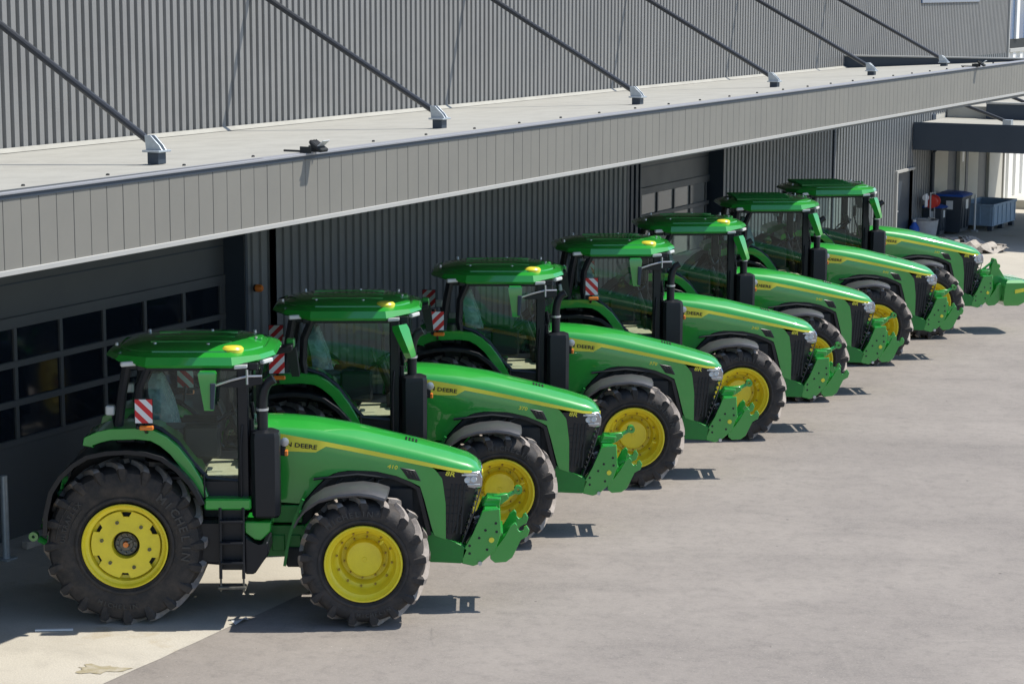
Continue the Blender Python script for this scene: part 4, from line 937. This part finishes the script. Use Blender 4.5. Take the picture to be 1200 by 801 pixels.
def tractor(i, x, y, head, label, beacon=True, mirror='back', near_sign=None, far_sign=True, number='370', ribs=False, ballast=False, spin=0):
    r = empty('tractor', (x, y, 0), R(head)); tag(r, label, 'tractor', 'green tractors parked in a row')
    for k, s in (('front', -1), ('front', 1), ('rear', -1), ('rear', 1)): wheel(r, k, s, spin+s*.2+(0 if k == 'front' else .6), i == 1)
    part('hood', 'hood', 'green', hood_top, r)
    for s in (-1, 1):
        pn = part('side_panel', 'sp%d' % s, 'green', side_panel(s), r)
        part('yellow_stripe', 'st%d' % s, 'decal', stripe(s), pn)
        part('lettering', 'jd%d' % s, 'letter', words('JOHN DEERE', .078, 1.83, 2.165, .446, s, R(-7), 0, 1.28), pn)
        part('number', 'nr%s%d' % (number, s), 'decal', words(number, .068, 3.27, 1.86, .437, s, R(-9), .1, 1.25), pn)
        part('number', 'r8%d' % s, 'decal', words('8R', .085, 3.99, 1.755, .394, s, R(-8), .15, 1.3), pn)
        part('side_vent', 'v%d' % s, 'grille', vent(s), r); part('vent_rib', 'vr%d' % s, 'dark', vent_ribs(s), r)
        hl = part('headlight', 'hl%d' % s, 'chrome', headlight(s), r); part('lamp', 'hb%d' % s, 'lens', headlight_bulbs(s), hl)
        part('hitch_plate', 'hp%d' % s, 'green', plate_h(s), r)
        part('lift_arm', 'ha%d' % s, 'green', arm_h(s), r)
        part('rear_fender', 'fg%d' % s, 'green', fender_green(s), r); part('fender_extension', 'fb%d' % s, 'black', fender_black(s), r)
        part('front_fender', 'ff%d' % s, 'fender', fender_front(s), r); part('fender_stay', 'fs%d' % s, 'dgreen', fender_stay(s), r)
        wl = part('work_light_bracket', 'wb%d' % s, 'black', work_light_body(s), r); part('work_light', 'wl%d' % s, 'silver', work_light(s), wl); part('marker_lamp', 'mk%d' % s, 'orange', marker(s), wl)
    part('engine_bay', 'bd', 'dark', body_dark, r); [part('wheel_arch', 'ww%d' % s, 'grille', wheel_well(s), r) for s in (-1, 1)]; part('chassis', 'ch', 'dgreen', chassis, r); [part('chassis_rail', 'chr%d' % s, 'dgreen', chassis_rail(s), r) for s in (-1, 1)]
    gb = part('grille', 'gb', 'grille', grille_body, r); part('grille_rib', 'gr', 'dark', grille_ribs, gb); [part('grille_edge', 'ge%d' % s, 'fender', grille_edge(s), gb) for s in (-1, 1)]; part('badge', 'nl', 'decal', nose_logo, gb)
    part('hood_vent', 'tv', 'grille', top_vent, r)
    hb = part('hitch_block', 'hbk', 'green', hitch_block, r); part('bolt', 'hbo', 'silver', hitch_bolts, hb); part('pin_hole', 'hho', 'dark', hitch_holes, hb); part('hose', 'hhs', 'black', hitch_hoses, hb); part('coupler', 'hcp', 'silver', couplers, hb); [part('yellow_cap', 'hye%d' % s, 'decal', hitch_yel(s), hb) for s in (-1, 1)]
    part('top_link', 'tl', 'green', toplink, r)
    cb_ = part('cab_frame', 'cf', 'black', cab_frame, r)
    for s in (-1, 1, 0): part('window', 'cg%d' % s, 'glass', cab_glass(s), cb_)
    part('window', 'cgr', 'glass', rear_glass, cb_)
    part('cab_floor', 'fl', 'black', floor, cb_); part('floor_cover', 'fp', 'cream', cream_sheets, cb_)
    st = part('seat', 'se', 'seat', seat, r); part('plastic_film', 'fi', 'plastic', film, st)
    cs = part('console', 'co', 'dark', console, r); part('steering_wheel', 'sw', 'black', steering, cs); part('screen', 'sc', 'grille', screen, cs)
    rf = part('roof', 'rf', 'green', roof, r); part('roof_hatch', 'rt', 'green', roof_top, rf); part('roof_cap', 'rc', 'silver', roof_caps, rf)
    [(part('front_lamp', 'lf%d' % s, 'lens', roof_light_f(s), rf), part('rear_lamp', 'lr%d' % s, 'lens', roof_light_r(s), rf)) for s in (-1, 1)]; part('antenna', 'an', 'green', antenna, rf)
    if ribs: part('roof_rib', 'rr', 'dgreen', roof_ribs, rf)
    if beacon: part('beacon', 'be', 'beacon', beacon_f, r)
    sb = part('exhaust_box', 'si', 'black', silencer, r); part('exhaust_stack', 'sk', 'black', stack, sb); part('collar', 'skc', 'silver', stack_collar, sb)
    part('air_intake', 'ai', 'black', intake, r)
    part('step_platform', 'sp', 'green', step, r); ld = part('ladder', 'la', 'black', ladder, r); part('ladder_foot', 'lfo', 'hubm', ladder_foot, ld); part('handrail', 'hr', 'black', step_hand, ld)
    part('tank', 'ta', 'black', tank, r); part('tank', 'taf', 'black', tank_far, r); part('tank_cover', 'tg', 'green', tank_green, r)
    [part('lower_link', 'rl%d' % s, 'green', rear_links(s), r) for s in (-1, 1)]; part('drawbar', 'rm', 'dark', rear_misc, r)
    for s in (-1, 1): la = part('rear_lamp_arm', 'rla%d' % s, 'black', rear_lamp_arm(s), r); part('rear_work_lamp', 'rlp%d' % s, 'lens', rear_lamp(s), la)
    def br(x, y, z, s):
        e = part('sign_bracket', 'sbr%d' % s, 'black', (lambda m: sign_br(m)) if s < 0 else (lambda m: [m.tube([(0, -.03, -.12), (0, -.12, -.28), (0, -.3, -.33)], .018, 6), m.box((.0, -.02, -.2), (.2, .05, .05), .01)]), r); e.location = (x, y, z)
        t = part('tail_lamp', 'tl_', 'orange', tail_lamp, e)
    if near_sign == 'hug': sign(r, .37, -1.2, 2.73, True); br(.37, -1.2, 2.73, -1)
    if near_sign == 'back': sign(r, -.08, -1.28, 2.68, False); br(-.08, -1.28, 2.68, -1)
    if far_sign == 'back': sign(r, -.29, 1.22, 2.67, False); br(-.29, 1.22, 2.67, 1)
    if far_sign == 'hug': sign(r, .55, 1.22, 2.72, True); br(.55, 1.22, 2.72, 1)
    if mirror == 'back':
        a = part('mirror_arm', 'ma', 'black', mirror_arm, r); part('mirror', 'mb', 'green', mirror_back, a); part('mirror_edge', 'md', 'navy', mirror_dark, a); part('arm_tube', 'mp', 'silver', mirror_arm_pl, a)
    else:
        a = part('mirror_arm', 'mfa', 'black', mirror_fwd_arm, r); part('mirror', 'mf', 'green', mirror_fwd, a)
    a = part('mirror_arm', 'mfd', 'black', mirror_far_d, r); part('mirror', 'mfg', 'green', mirror_far_g, a)
    if ballast:
        w = part('front_weight', 'wt', 'green', weight, r); part('weight_mast', 'wm', 'green', weight_mast, w); part('weight_mark', 'wk', 'decal', weight_mark, w)
    return r
T = [(-4.832, 27.228, .81), (-3.1885, 31.0478, 1.52), (-1.0872, 34.8965, .23), (.9159, 38.3878, 3.59), (2.5317, 41.9209, 4.74), (4.4976, 46.0668, 3.42), (6.2345, 49.3719, 6.80)]
tractor(1, *T[0], 'nearest green tractor at left with its whole yellow rear wheel in view', near_sign='hug', far_sign='hug', number='410')
tractor(2, *T[1], 'second nearest green tractor, its near mirror folded upright in front of the cab', mirror='fwd', near_sign='back', far_sign='back', number='370', spin=.5)
tractor(3, *T[2], 'third nearest green tractor, mirror folded back, red and white boards behind the cab', near_sign='back', far_sign='back', number='370', spin=1.1)
tractor(4, *T[3], 'middle green tractor, fourth nearest, red and white board at its rear cab post', near_sign='hug', far_sign='hug', number='340', spin=.3)
tractor(5, *T[4], 'fifth nearest green tractor, last in the row with a yellow roof beacon', mirror='fwd', far_sign='hug', number='340', spin=.8)
tractor(6, *T[5], 'second farthest green tractor, ribbed roof without beacon, no front weight', beacon=False, mirror='fwd', far_sign='hug', number='340', ribs=True, spin=.15)
tractor(7, *T[6], 'farthest green tractor with a large green front weight', beacon=False, mirror='fwd', far_sign=None, number='340', ribs=True, ballast=True, spin=.9)
